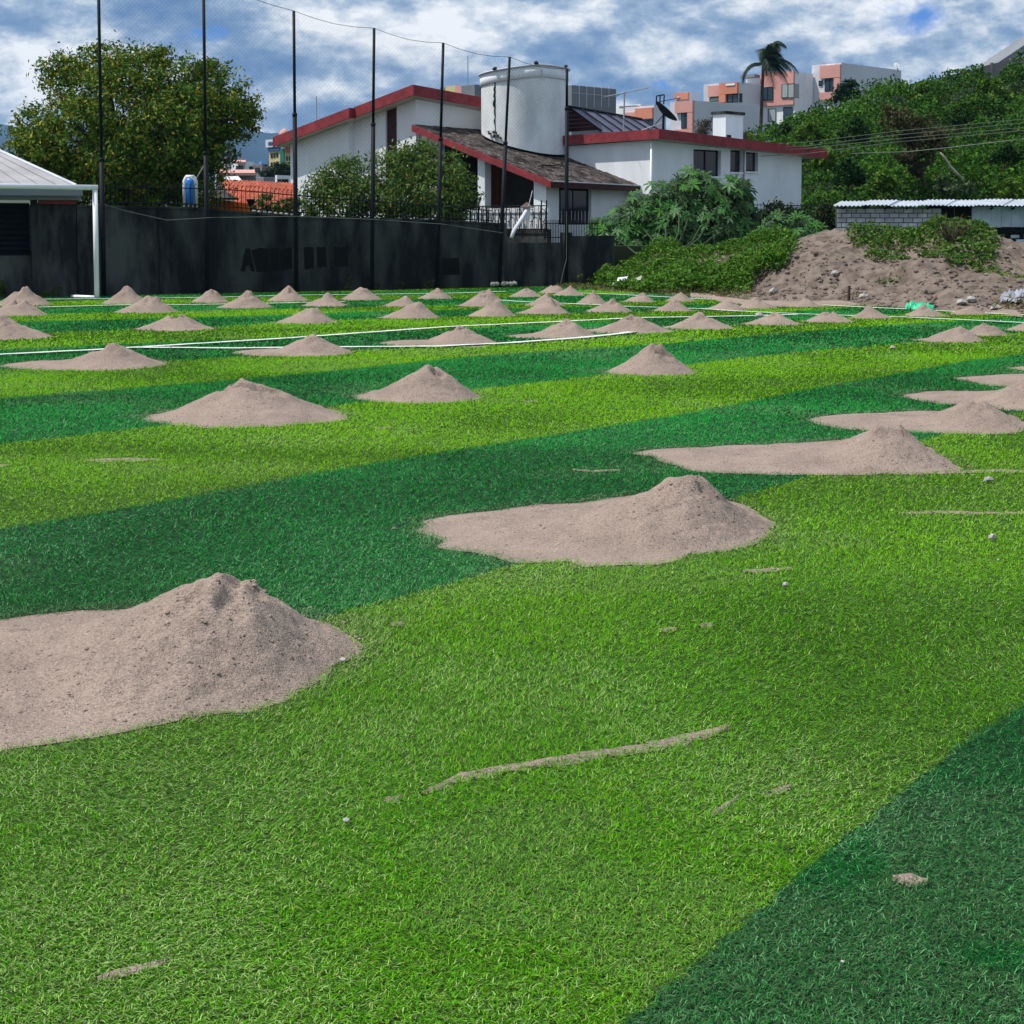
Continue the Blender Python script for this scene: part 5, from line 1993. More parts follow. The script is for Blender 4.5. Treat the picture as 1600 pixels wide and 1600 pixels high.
houses = [('lilac', 352, 336, 362, 244, 190, 'pale two storey town house beside the big tree', ),
          ('white_wall', 384, 362, 398, 253, 180, 'white town house with pink roof edge in the middle of the far town'),
          ('grey_block', 410, 396, 420, 256, 176, 'grey unfinished town house with a blue roof tank'),
          ('grey_wall', 412, 400, 432, 277, 150, 'grey shed roof house low in the far town'),
          ('white_wall', 433, 430, 462, 274, 130, 'small white house with two dark windows beside the third pole')]
HB = []
for (m_, c0_, l_, r_, yt, Y, lab) in houses:
    HB.append(blk('town_house', m_, c0_, l_, r_, yt, Y, lab, 'house', 0, 'small town houses in the gap by the tree'))
fwin(HB[0], 'R', 354, 360, 250, 256, 'glass_dark', 1)
face_rect(HB[0], 'L', 338, 352, 262, 264, 'red', 'string_course', .2)
fwin(HB[1], 'L', 370, 380, 259, 266, 'glass_dark', 2)
fwin(HB[1], 'R', 390, 396, 260, 266, 'glass_dark', 1)
eave(HB[1]['e'], 364, 384, 250, 253, 178, 'pink', 'roof_edge')
fwin(HB[2], 'L', 400, 406, 262, 268, 'glass_dark', 1)
tk = at(408, 253, 177)
MB().lathe((tk.x, tk.y, tk.z - .6), [(.25, 0), (.26, .5), (.16, .62), (.02, .64)], 12).build('roof_tank', M['blue_plastic'], HB[2]['e'], True)
fwin(HB[3], 'L', 405, 411, 283, 289, 'glass_dark', 1)
fwin(HB[4], 'R', 434, 438.5, 280, 287, 'glass_dark', 1)
fwin(HB[4], 'R', 440, 450, 280, 287, 'glass_dark', 2)
bb = blk('town_house', 'grey_block', 372, 338, 400, 272, 120, 'dim brick house under a pink tin roof in the far town', 'house', 0, 'small town houses in the gap by the tree')
eave(bb['e'], 341, 398, 265, 270, 118, 'pink', 'tin_roof')
tp = [at(343, 281, 100), at(380, 284, 100), at(372, 275, 104), at(352, 276, 104)]
tag(MB().slab(tp, .08).build('tarpaulin', M['white_plastic']), 'crumpled white tarpaulin above the salmon roof', 'tarpaulin')

# terracotta roofed house right behind the wall
Yr = 47
tr = empty('terracotta_house', at(390, 320, Yr), 'low house with salmon tiled roof and orange wall behind the fence', 'house')
rp = [at(382, 331, 46.0), at(462, 331, 46.0), at(462, 290, 52.0), at(345, 284, 52.0)]
MB().slab(rp, .06).build('roof_deck', M['tile_red'], tr)
tl_me = MB().add([(-.5, 0, 0), (-.35, 0, .7), (0, 0, 1), (.35, 0, .7), (.5, 0, 0), (-.42, 1, 0), (-.3, 1, .6), (0, 1, .85), (.3, 1, .6), (.42, 1, 0)],
                 [(0, 1, 6, 5), (1, 2, 7, 6), (2, 3, 8, 7), (3, 4, 9, 8), (4, 3, 2, 1, 0)]).mesh('roof_tile', True)
for i in range(12):
    for j in range(22):
        v = i / 12; h = (j + .5) / 22
        a = rp[0].lerp(rp[3], v); b = rp[1].lerp(rp[2], v)
        p = a.lerp(b, h)
        up = (rp[3].lerp(rp[2], h) - rp[0].lerp(rp[1], h))
        ex_ = (b - a).normalized(); ey_ = up.normalized(); nz_ = ex_.cross(ey_).normalized()
        ey_ = nz_.cross(ex_)
        piece('roof_tile', tl_me, M['tile_red'], tr, p + nz_ * .035, Matrix((ex_, ey_, nz_)).transposed().to_euler(), ((b - a).length / 22 * .98, up.length / 12 * 1.08, .07))
ow = [at(300, 332, 45.6), at(390, 336, 45.6), at(390, 313, 45.6), at(300, 306, 45.6)]
MB().slab([ow[0], ow[1], at(388, 318, 45.6), ow[3]], .15).build('orange_wall', M['orange_wall'], tr)
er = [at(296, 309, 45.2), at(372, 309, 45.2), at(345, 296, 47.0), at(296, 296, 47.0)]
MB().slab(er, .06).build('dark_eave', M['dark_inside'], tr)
c_ = at(392, 320, 45.1)
fn = empty('hanging_funnel', c_, 'black funnel shaped planter before the salmon tiles', 'planter')
MB().lathe((c_.x, c_.y, c_.z - .16), [(.02, 0), (.03, .06), (.12, .28), (.13, .32), (.11, .32)], 12).build('funnel', M['dark_frame'], fn, True)
tag(MB().rock(tuple(at(259, 302, 44)), .16, .8, 3).build('salmon_flower', M['pink']), 'salmon blossom cluster under the dark tree', 'flower')

# blue and white plastic tank on legs on the wall
bx = wall_pt(299.5, .45)
tz0, tz1 = wz(299, 318, .45), wz(299, 277, .45)
tank = empty('plastic_tank', (bx.x, bx.y, tz0), 'blue and white plastic water tank on short legs above the wall', 'tank')
hgt = tz1 - tz0
MB().lathe((bx.x, bx.y, tz0), [(.10, -.02), (.13, .02), (.135, hgt * .84), (.10, hgt * .95), (.03, hgt)], 18).build('blue_core', M['blue_plastic'], tank, True)
for sx in (-1, 1):
    cx = bx.x + sx * .115
    MB().tube([(cx, bx.y - .02, tz0 - .02), (cx, bx.y - .02, tz0 + hgt * .86), (cx - sx * .03, bx.y - .02, tz0 + hgt * .95), (cx - sx * .08, bx.y - .02, tz0 + hgt)], .065, 10).build('side_bolster', M['white_plastic'], tank, True)
MB().tube([(bx.x - .10, bx.y - .03, tz0 + hgt), (bx.x + .10, bx.y - .03, tz0 + hgt)], .055, 10).build('top_bolster', M['white_plastic'], tank, True)
for dx in (-.15, -.05, .05, .15):
    MB().tube([(bx.x + dx, bx.y, wz(299, 327)), (bx.x + dx, bx.y, tz0 + .03)], .016, 6).build('leg', M['white_plastic'], tank)
tag(MB().tube([at(306, 280, bx.y + .3), at(319, 258, bx.y + .3)], .010, 4).build('antenna_rod', M['steel']), 'thin bright rod leaning up beside the blue tank', 'rod')

# ------------------------------------------------------------------ block shed on the right
SY0 = 49.5
def sp_(px, py, Y=SY0):
    return at(px, py, Y)


shed = empty('block_shed', sp_(1450, 362), 'low shed of grey blocks with pale corrugated roof behind the dirt bank', 'shed')
x0, x1 = sp_(1308, 330).x, sp_(1471, 330).x
zt, zbm = sp_(1400, 325.5).z, sp_(1400, 366).z
MB().box(x0, x1, SY0 + .015, SY0 + .2, zbm - 1.0, zt).build('mortar_wall', M['mortar'], shed)
blk_me = MB().box(-.5, .5, -.5, .5, -.5, .5).mesh('block')
nrow_, hb = 6, (zt - zbm) / 5.4
bw = (x1 - x0) / 11.0
for r_ in range(nrow_):
    for i in range(-1, 12):
        a = x0 + (i + (.5 if r_ % 2 else .0)) * bw
        b = a + bw
        a, b = max(a, x0), min(b, x1)
        if b - a < .05: continue
        z1_ = zt - r_ * hb; z0_ = z1_ - hb
        piece('block', blk_me, M['block'], shed, ((a + b) / 2, SY0 + .02 + random.uniform(-.004, .004), (z0_ + z1_) / 2), (0, 0, 0), (b - a - .028, .09, hb - .026))
# roof sheets
r0, r1 = sp_(1302, 321, SY0 - .5), sp_(1700, 322, SY0 - .5)
rb0, rb1 = sp_(1316, 314, SY0 + 2.2), sp_(1720, 311, SY0 + 2.2)
nsh = 9
for i in range(nsh):
    a, b = r0.lerp(r1, i / nsh), r0.lerp(r1, (i + 1.02) / nsh)
    c, d_ = rb0.lerp(rb1, i / nsh), rb0.lerp(rb1, (i + 1.02) / nsh)
    vs = []
    nw = 14
    sag = random.uniform(-.015, .015)
    for k in range(nw + 1):
        t = k / nw
        h = .02 * math.cos(k * math.pi) + sag + i % 2 * .008
        vs += [tuple(a.lerp(b, t) + Vector((0, 0, h))), tuple(c.lerp(d_, t) + Vector((0, 0, h)))]
    vs += [(v[0], v[1], v[2] - .012) for v in vs]
    n_ = 2 * (nw + 1)
    fs = [(2 * k, 2 * k + 2, 2 * k + 3, 2 * k + 1) for k in range(nw)] + [(n_ + 2 * k + 1, n_ + 2 * k + 3, n_ + 2 * k + 2, n_ + 2 * k) for k in range(nw)] + [(2 * k, n_ + 2 * k, n_ + 2 * k + 2, 2 * k + 2) for k in range(nw)]
    MB().add(vs, fs).build('roof_sheet', M['zinc'], shed)
# metal sheet wall in ribs, dark doorway, rafters
xa = sp_(1519, 330).x; xb = sp_(1720, 330).x
npan = 13
zt2, zb2 = sp_(1550, 323).z, sp_(1550, 355).z
for i in range(npan):
    a, b = xa + (xb - xa) * i / npan, xa + (xb - xa) * (i + 1) / npan
    MB().box(a, b - .012, SY0 - .02, SY0 + .01, zb2 + random.uniform(-.01, .01), zt2).build('wall_sheet', M['zinc_blue'], shed)
    MB().box(a - .02, a + .008, SY0 - .045, SY0 - .022, zb2, zt2).build('sheet_rib', M['zinc_blue'], shed)
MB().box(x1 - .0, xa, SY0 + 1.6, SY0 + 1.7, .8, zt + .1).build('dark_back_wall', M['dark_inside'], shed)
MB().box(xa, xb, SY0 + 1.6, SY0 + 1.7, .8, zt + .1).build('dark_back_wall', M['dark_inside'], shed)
for px in (1473, 1517):
    p = sp_(px, 340); MB().box(p.x - .05, p.x + .05, SY0 - .03, SY0 + .07, .8, zt + .02).build('door_post', M['dark_frame'], shed)
MB().box(xa, xb, SY0 - .02, SY0 + .05, sp_(1550, 362).z, sp_(1550, 357).z).build('beam', M['dark_frame'], shed)
MB().box(xa + 1.2, xb, SY0 - .05, SY0 + .0, sp_(1590, 372).z, sp_(1590, 367).z).build('bench_board', M['zinc_blue'], shed)
MB().box(xa + 1.3, xb, SY0 - .3, SY0 - .2, sp_(1590, 377).z, sp_(1590, 374).z).build('bench_board', M['zinc_blue'], shed)
MB().box(sp_(1596, 340).x - .06, sp_(1596, 340).x + .06, SY0 - .1, SY0, .6, sp_(1596, 364).z).build('bench_post', M['dark_frame'], shed)
for i in range(12):
    t = (i + .5) / 12
    p = r0.lerp(r1, t); q = rb0.lerp(rb1, t)
    MB().tube([p + Vector((0, .15, -.09)), q + Vector((0, 0, -.09))], .035, 4).build('rafter', M['dark_frame'], shed)

# wall and gable at the top of the hill, right edge
tw = empty('hilltop_wall', at(1530, 118, 84), 'grey block wall climbing along the hilltop at the upper right', 'wall')
seg = [(1450, 126), (1480, 118.5), (1507, 111.5), (1549, 100), (1580, 93), (1640, 82), (1720, 68)]
for (a, ya), (b, yb) in zip(seg[:-1], seg[1:]):
    Ya = 86
    A_, B_ = at(a, ya, Ya), at(b - .6, yb + .3, Ya)
    MB().hexa([(A_.x, Ya, A_.z - 1.6), (B_.x, Ya, B_.z - 1.6), (B_.x, Ya + .2, B_.z - 1.6), (A_.x, Ya + .2, A_.z - 1.6), (A_.x, Ya, A_.z), (B_.x, Ya, B_.z), (B_.x, Ya + .2, B_.z), (A_.x, Ya + .2, A_.z)]).build('wall_panel', M['grey_block'], tw)
    MB().box(B_.x, B_.x + .12, Ya - .05, Ya + .25, B_.z - 1.6, B_.z + .08).build('pier', M['grey_block'], tw)
hg = empty('hilltop_house', at(1600, 80, 96), 'white gabled house corner at the upper right frame edge', 'house')
G = [at(1560, 100, 96), at(1700, 105, 96), at(1700, 30, 96), at(1640, 42, 96)]
MB().hexa([(p.x, p.y, p.z) for p in (at(1575, 118, 96), at(1700, 118, 96))] + [(p.x, p.y + 5, p.z) for p in (at(1700, 118, 96), at(1575, 118, 96))] +
          [(p.x, p.y, p.z) for p in (at(1575, 97, 96), at(1700, 30, 96))] + [(p.x, p.y + 5, p.z) for p in (at(1700, 30, 96), at(1575, 97, 96))]).build('wall', M['white_wall'], hg)
A_, B_ = at(1556, 100, 95.5), at(1680, 17, 95.5)
MB().hexa([A_ - Vector((0, 0, .38)), B_ - Vector((0, 0, .38)), B_ + Vector((0, 6, -.38)), A_ + Vector((0, 6, -.38)), A_, B_, B_ + Vector((0, 6, 0)), A_ + Vector((0, 6, 0))]).build('roof', M['grey_wall'], hg)

# power lines over the hillside
for i, (ya, yb, yc, lab) in enumerate(((222, 205, 186, 'uppermost grey power line crossing before the green hillside'), (228, 211, 192, 'second grey power line crossing before the green hillside'),
                                       (232, 217, 199, 'third grey power line crossing before the green hillside'), (240, 222, 204, 'lowest thin power line of the four before the hillside'),
                                       (262, 240, 214, 'thick single cable sloping up to the right before the hillside'))):
    pts = [at(1150 + (200 if i == 4 else 0), ya + 6, 54), at(1260, ya - (0 if i < 4 else -4), 54), at(1400, yb, 53.5), at(1600, yc, 53), at(1800, yc - 22, 52.5)]
    if i == 4: pts = [at(1330, 240, 55), at(1420, 237, 54.5), at(1480, 231, 54), at(1600, 217, 53), at(1800, 190, 52)]
    tag(MB().tube(pts, .008 if i < 4 else .015, 5).build('power_line', M['wire']), lab, 'cable', 'power lines before the hillside')

# ------------------------------------------------------------------ vegetation
def leaf_mesh(name, C, Nrm, size, col, aspect=.5, droop=.25, rng=RNG):
    """one folded rhombic leaf (2 triangles as a bent quad pair) per row of C"""
    n = len(C)
    rnd = rng.normal(size=(n, 3))
    nr = Nrm + .75 * rnd
    nr /= np.linalg.norm(nr, axis=1, keepdims=True) + 1e-9
    t = np.cross(nr, rng.normal(size=(n, 3)))
    t /= np.linalg.norm(t, axis=1, keepdims=True) + 1e-9
    t[:, 2] -= droop
    t /= np.linalg.norm(t, axis=1, keepdims=True) + 1e-9
    b = np.cross(nr, t)
    b /= np.linalg.norm(b, axis=1, keepdims=True) + 1e-9
    s = (size * rng.uniform(.6, 1.35, n))[:, None]
    v = np.empty((n, 4, 3), dtype=np.float32)
    v[:, 0] = C - t * s * .5
    v[:, 1] = C + b * s * aspect * .5 + nr * s * .07
    v[:, 2] = C + t * s * .5 - nr * s * .05
    v[:, 3] = C - b * s * aspect * .5 + nr * s * .07
    k = np.arange(n) * 4
    f = np.stack([np.stack([k, k + 1, k + 2], -1), np.stack([k, k + 2, k + 3], -1)], 1).reshape(-1, 3)
    return np_mesh(name, v.reshape(-1, 3), f, 3, np.repeat(col, 4, 0))


def palette(n, cols, w, rng=RNG, jit=.25):
    idx = rng.choice(len(cols), n, p=np.array(w) / sum(w))
    return np.array(cols)[idx] * rng.uniform(1 - jit, 1 + jit, (n, 1))


def crown_points(lobes, n, clump=.32, shell=.62, rng=RNG, per=34):
    """lobes: (centre, radius) -> points in clumps spread through the outer part of each lobe"""
    vol = np.array([r ** 2.2 for _, r in lobes])
    P, N = [], []
    cnt = (vol / vol.sum() * n).astype(int)
    for (c, r), m in zip(lobes, cnt):
        nc = max(3, m // per)
        d = rng.normal(size=(nc, 3)); d /= np.linalg.norm(d, axis=1, keepdims=True)
        rad = r * (shell + (1.06 - shell) * rng.random(nc) ** .6)
        cc = np.array(c) + d * rad[:, None] * np.array([1, 1, .92])
        which = rng.integers(0, nc, m)
        off = rng.normal(size=(m, 3)) * clump * r ** .35 * .55 * rng.uniform(.6, 1.3, nc)[which][:, None]
        off[:, 2] *= .75
        P.append(cc[which] + off)
        nn = d[which] + off / (clump + .01) * .5 + np.array([0, 0, .45])
        N.append(nn / (np.linalg.norm(nn, axis=1, keepdims=True) + 1e-9))
    return np.vstack(P), np.vstack(N)


def px_lobes(lst, Y):
    out = []
    for px, py, rp, dy in lst:
        p = at(px, py, Y + dy)
        out.append(((p.x, p.y, p.z), rp / F * (Y + dy)))
    return out


def limb(mb, a, b, r0, r1, wob, rng):
    pts, rs = [], []
    for k in range(6):
        t = k / 5
        p = Vector(a).lerp(Vector(b), t)
        if 0 < k < 5:
            p += Vector((rng.uniform(-wob, wob), rng.uniform(-wob, wob), rng.uniform(-wob, wob) * .5))
        pts.append(p); rs.append(r0 + (r1 - r0) * t)
    mb.tube(pts, rs, 7)


def tree(name, base, lobes, n, size, cols, wts, label, cat, trunk_r, seed, aspect=.45, clump=.32, shell=.6, group=None, fork=.35, per=34):
    rg = np.random.default_rng(seed)
    rr = random.Random(seed)
    e = empty(name, base, label, cat, group)
    mb = MB()
    top = Vector((sum(l[0][0] for l in lobes) / len(lobes), sum(l[0][1] for l in lobes) / len(lobes), sum(l[0][2] for l in lobes) / len(lobes)))
    fk = Vector(base).lerp(top, fork)
    limb(mb, base, fk, trunk_r, trunk_r * .7, trunk_r * .4, rr)
    mb.build('trunk', M['bark'], e, True)
    mb = MB()
    for c, r in lobes:
        limb(mb, fk - Vector((0, 0, .05)), Vector(c) - Vector((0, 0, r * .1)), trunk_r * .5, trunk_r * .12, r * .12, rr)
        for _ in range(3):
            d = Vector((rr.uniform(-1, 1), rr.uniform(-1, 1), rr.uniform(-.3, 1))).normalized()
            limb(mb, Vector(c) - Vector((0, 0, r * .1)), Vector(c) + d * r * .8, trunk_r * .14, trunk_r * .05, r * .05, rr)
    mb.build('limb', M['bark'], e, True)
    P, N = crown_points(lobes, n, clump, shell, rg, per)
    col = palette(len(P), cols, wts, rg)
    o = link('crown', leaf_mesh('crown', P, N, size, col, aspect, .3, rg), M['leaf'], e)
    o['kind'] = 'stuff'
    return e


DKG, MDG, OLV, YEL = (.036, .100, .010), (.080, .185, .016), (.185, .20, .016), (.36, .33, .035)
# big tree left
L = px_lobes([(205, 185, 95, 0), (120, 215, 70, -.5), (70, 235, 52, -.3), (60, 200, 40, .3), (110, 130, 48, .4), (160, 110, 45, .6), (215, 120, 52, .4), (270, 130, 55, .2), (320, 140, 50, .2), (350, 170, 46, 0), (375, 160, 32, -.3),
              (372, 195, 27, -.4), (265, 215, 78, -.4), (300, 190, 60, -.6), (180, 255, 62, -.7), (250, 270, 58, .2), (300, 255, 44, .6), (110, 265, 42, .2), (35, 215, 24, 0), (240, 88, 22, .3), (150, 80, 18, .4), (95, 105, 22, .5),
              (332, 110, 24, 0), (100, 285, 40, 0), (330, 230, 42, -.2), (305, 290, 48, 0), (200, 300, 50, -.3), (145, 300, 45, 0), (60, 255, 34, 0), (385, 178, 22, -.2), (250, 310, 40, -.5)], 43.5)
tree('leafy_tree', at(215, 400, 43.5), L, 76000, .12, [DKG, MDG, OLV, YEL], [.30, .38, .23, .09], 'large dense round tree with olive leaves rising behind the wall at left', 'tree', .30, 5, .42, .25, .52)
# bush tree before the house
L = px_lobes([(510, 290, 34, 0), (545, 280, 32, -.2), (575, 300, 36, -.3), (620, 270, 40, 0), (655, 258, 38, .2), (690, 262, 34, 0), (668, 300, 45, -.4), (710, 290, 28, -.2), (715, 320, 26, -.3), (620, 315, 42, -.5), (540, 320, 36, -.4), (490, 318, 26, 0), (690, 325, 34, -.5),
              (660, 235, 18, .2), (630, 245, 18, .1), (545, 258, 16, 0), (735, 310, 14, -.2)], 45.0)
tree('leafy_shrub', at(610, 352, 45.0), L, 23000, .125, [(.05, .12, .02), (.10, .195, .04), (.16, .21, .035), (.26, .25, .06)], [.34, .36, .22, .08], 'bushy shrub with narrow leaves growing before the left wing of the house', 'shrub', .09, 8, .36, .30, .45)
# round clipped bush
L = px_lobes([(418, 326, 22, 0), (405, 330, 14, 0), (432, 328, 16, 0)], 40.5)
tree('round_bush', at(418, 338, 40.5), L, 1500, .07, [(.03, .085, .008), (.05, .12, .012)], [.5, .5], 'small rounded bright green bush peeping over the wall', 'bush', .03, 9, .6, .12, .7)
L = px_lobes([(452, 320, 16, 0), (462, 332, 14, 0), (446, 335, 10, -.1)], 41.5)
tree('leafy_plant', at(452, 342, 41.5), L, 900, .11, [(.03, .07, .014), (.06, .11, .03)], [.5, .5], 'leafy plant squeezed behind the third net pole', 'plant', .02, 10, .4, .15, .4)
# town trees
L = px_lobes([(420, 272, 9, 0), (438, 268, 10, 0), (455, 270, 10, 0), (470, 268, 9, 0)], 165)
tree('town_tree', at(440, 300, 165), L, 1600, .42, [(.012, .03, .012), (.02, .045, .015)], [.6, .4], 'dark tree row before the yellow town block', 'tree', .2, 12, .6, .6, .5)

# palm by the pink houses
pb, pt_ = at(1186, 240, 118), at(1193, 100, 118)
palm = empty('palm_tree', pb, 'tall wind blown palm before the pink apartment houses', 'palm')
MB().tube([pb, pb.lerp(pt_, .3) + Vector((.03, 0, 0)), pb.lerp(pt_, .7), pt_], [.17, .13, .11, .12], 8).build('trunk', M['bark'], palm, True)
rr = random.Random(3)
for i in range(26):
    # wind from the left: most fronds swept to the right, a couple hang left
    if i < 3:
        az, ln, up = math.pi + rr.uniform(-.4, .4), 2.0, .35
    else:
        az, ln, up = rr.uniform(-1.7, 1.7), rr.uniform(1.7, 2.4), rr.uniform(.2, 1.7)
    d = Vector((math.cos(az), math.sin(az), 0))
    pts = []
    for k in range(8):
        t = k / 7
        p = pt_ + d * ln * (math.sin(min(1.35, t * 1.2)) if up < 1 else .55 * t) + Vector((0, 0, up * ln * t * 1.25 - (1.15 + .3 * (up > .8)) * ln * t * t * .95)) + Vector((.35 * t * t, 0, 0))
        pts.append(p)
    mb = MB().tube(pts, [.035 - .003 * k for k in range(8)], 4)
    vs, fs = [], []
    for k in range(1, 44):
        t = k / 44
        j = min(6, int(t * 7)); f_ = t * 7 - j
        p = pts[j].lerp(pts[j + 1], f_)
        tg = (pts[j + 1] - pts[j]).normalized()
        sd_ = tg.cross(Vector((0, 0, 1))).normalized()
        ll = .95 * math.sin(math.pi * min(.98, .15 + t * .8))
        for s_ in (-1, 1):
            tip = p + (sd_ * s_ * .65 + tg * .7).normalized() * ll + Vector((0, 0, -ll * .55))
            mb.add([p - tg * .03, p + tg * .03, tip], [(0, 1, 2)])
    c_ = mb.mesh('frond')
    a = c_.attributes.new('col', 'FLOAT_COLOR', 'POINT')
    kf = rr.uniform(.6, 1.3)
    a.data.foreach_set('color', [x for _ in c_.vertices for x in (.022 * kf, .05 * kf, .028 * kf, 1)])
    link('frond', c_, M['leaf'], palm)
for i in range(3):
    q = pt_ + Vector((rr.uniform(-.1, .3), -.1, 0))
    MB().tube([q, q + Vector((rr.uniform(-.1, .25), 0, -.9))], [.05, .03], 5).build('dead_stalk', M['bark'], palm)

# castor oil plants: every palmate leaf a part
def palmate():
    vs, fs = [(0, 0, 0)], []
    angs = [-140, -95, -50, 0, 50, 95, 140]
    lens = [.38, .55, .80, 1.0, .80, .55, .38]
    for a, l in zip(angs, lens):
        r_ = math.radians(a)
        d = Vector((math.sin(r_), math.cos(r_), 0)); s = Vector((d.y, -d.x, 0))
        b = len(vs)
        for t, w, z in ((.45, .115, .035), (.75, .10, .01)):
            p = d * l * t
            vs += [tuple(p - s * w * l ** .5 + Vector((0, 0, z + .03))), tuple(p + Vector((0, 0, z))), tuple(p + s * w * l ** .5 + Vector((0, 0, z + .03)))]
        tip = d * l + Vector((0, 0, -.10 * l))
        vs.append(tuple(tip))
        fs += [(0, b, b + 1), (0, b + 1, b + 2), (b, b + 3, b + 4, b + 1), (b + 1, b + 4, b + 5, b + 2), (b + 3, b + 6, b + 4), (b + 4, b + 6, b + 5)]
    return vs, fs


def castor(lobes, n_obj, n_stuff, size, base, label, seed):
    rr = random.Random(seed)
    rg = np.random.default_rng(seed)
    e = empty('castor_plant', base, label, 'plant', 'large leaved plants on the bank')
    pv, pf = palmate()
    mes = []
    for k, c in enumerate(((.07, .19, .05), (.045, .14, .03), (.13, .24, .10), (.07, .21, .03))):
        me = MB().add(pv, pf).mesh('leaf')
        a = me.attributes.new('col', 'FLOAT_COLOR', 'POINT')
        arr = []
        for v in pv:
            q = .9 + .35 * (1 - math.hypot(v[0], v[1]))
            arr += [c[0] * q, c[1] * q, c[2] * q, 1]
        a.data.foreach_set('color', arr)
        mes.append(me)
    mb = MB()
    for c, r in lobes:
        limb(mb, base, Vector(c) + Vector((0, .15, 0)), .035, .012, .12, rr)
    mb.build('stem', M['stem_green'], e, True)
    tot = sum(r ** 2 for _, r in lobes)
    sv, sf, sc = [], [], []
    pet = MB()
    for which, n in (('obj', n_obj), ('stuff', n_stuff)):
        for c, r in lobes:
            for _ in range(max(1, round(n * r * r / tot))):
                while True:
                    d = Vector((rr.gauss(0, 1), rr.gauss(0, 1), rr.gauss(0, 1))).normalized()
                    if which == 'obj' and d.y > .25: continue
                    break
                p = Vector(c) + d * r * (rr.uniform(.85, 1.08) if which == 'obj' else rr.uniform(.45, .95))
                nz = (d * .55 + Vector((0, -.62, .62)) + Vector((rr.gauss(0, .3), rr.gauss(0, .3), rr.gauss(0, .25)))).normalized()
                out = d - nz * d.dot(nz) + Vector((rr.gauss(0, .35), rr.gauss(0, .35), -.35))
                ty = (out - nz * out.dot(nz)).normalized()
                tx = ty.cross(nz)
                s_ = size * rr.uniform(.55, 1.15)
                m3 = Matrix((tx, ty, nz)).transposed()
                me = mes[rr.choices((0, 1, 2, 3), (4, 4, 2, 2))[0]]
                if which == 'obj':
                    piece('leaf', me, M['leaf'], e, p, m3.to_euler(), (s_, s_, s_))
                    pet.tube([p, p - ty * s_ * .25 - nz * s_ * .5], .006, 4, False)
                else:
                    b = len(sv)
                    sv += [tuple(p + m3 @ Vector(v) * s_) for v in pv]
                    sf += [tuple(i + b for i in f) for f in pf]
                    kk = rr.uniform(.6, 1.4)
                    sc += [(.045 * kk, .095 * kk, .032 * kk)] * len(pv)
    pet.build('petiole', M['stem_green'], e)['kind'] = 'stuff'
    if n_stuff:
        me = bpy.data.meshes.new('inner_foliage')
        me.from_pydata(sv, [], sf)
        a = me.attributes.new('col', 'FLOAT_COLOR', 'POINT')
        a.data.foreach_set('color', [x for c in sc for x in (*c, 1)])
        link('inner_foliage', me, M['leaf'], e)['kind'] = 'stuff'
    return e


L = px_lobes([(965, 385, 40, 0), (1000, 345, 42, .3), (1045, 320, 44, .6), (1090, 305, 40, .9), (1130, 320, 40, 1.0), (1050, 365, 48, .1), (1110, 365, 45, .5), (985, 400, 30, -.4), (1150, 300, 24, 1.2), (945, 360, 22, .2), (1085, 280, 18, 1), (1160, 345, 26, 1.0)], 45.6)
castor(L, 290, 1500, .37, bank_point(1040, .75), 'huge castor plant with star shaped leaves between white house and ivy bank', 31)
L = px_lobes([(1215, 358, 24, 0), (1238, 365, 28, 0), (1262, 358, 20, .4), (1225, 385, 26, -.3), (1270, 378, 18, .2), (1200, 380, 18, 0)], 45.0)
castor(L, 75, 300, .33, bank_point(1236, .9), 'smaller castor plant above the bare shoulder of the dirt bank', 32)


# leaf carpets
def carpet(name, Pxy, n, size, cols, wts, label, aspect, seed, lift=.1, cat='ground cover', kind='stuff', clumps=0):
    pass


def hill_cover():
    nrow = 46
    Pg = HP_[:nrow]
    rg = np.random.default_rng(77)
    n = 210000
    i = rg.uniform(0, nrow - 1.001, n); j = rg.uniform(0, Pg.shape[1] - 1.001, n)
    i0, j0 = i.astype(int), j.astype(int)
    fi, fj = (i - i0)[:, None], (j - j0)[:, None]
    P = (Pg[i0, j0] * (1 - fi) + Pg[i0 + 1, j0] * fi) * (1 - fj) + (Pg[i0, j0 + 1] * (1 - fi) + Pg[i0 + 1, j0 + 1] * fi) * fj
    # area weighting: reject where cells are narrow (left end)
    lump = fbm(P[:, 0] + P[:, 1] * .4, P[:, 1] * .6 + P[:, 2] * 1.6, 1.6, 91, 3)
    fine = vnoise(P[:, 0] * 1.0, P[:, 1] * .5 + P[:, 2] * 2.0, .42, 95)
    h = np.clip((lump - .28) * 2.6, 0, 1) * 1.25 + fine * .5
    up = np.array([-.15, -.62, .77])
    P = P + up * (h * rg.uniform(.55, 1.05, n))[:, None]
    keep = rg.random(n) < np.clip(.15 + 1.6 * (lump - .3) + .6 * fine, .08, 1)
    P = P[keep]; lump = lump[keep]
    tone = fbm(P[:, 0], P[:, 1] + P[:, 2] * 2, 5.0, 99, 2)
    base = palette(len(P), [(.018, .070, .004), (.036, .125, .005), (.072, .185, .008), (.11, .13, .015)], [.42, .34, .18, .06], rg)
    base *= np.clip(.65 + .8 * (tone - .2), .5, 1.3)[:, None]
    N = np.tile(up, (len(P), 1))
    o = link('hillside_shrubs', leaf_mesh('hillside_shrubs', P, N, .155, base, .6, .25, rg), M['leaf'])
    tag(o, 'dense green creeper and shrub cover of the steep hillside', 'undergrowth', kind='stuff')


hill_cover()


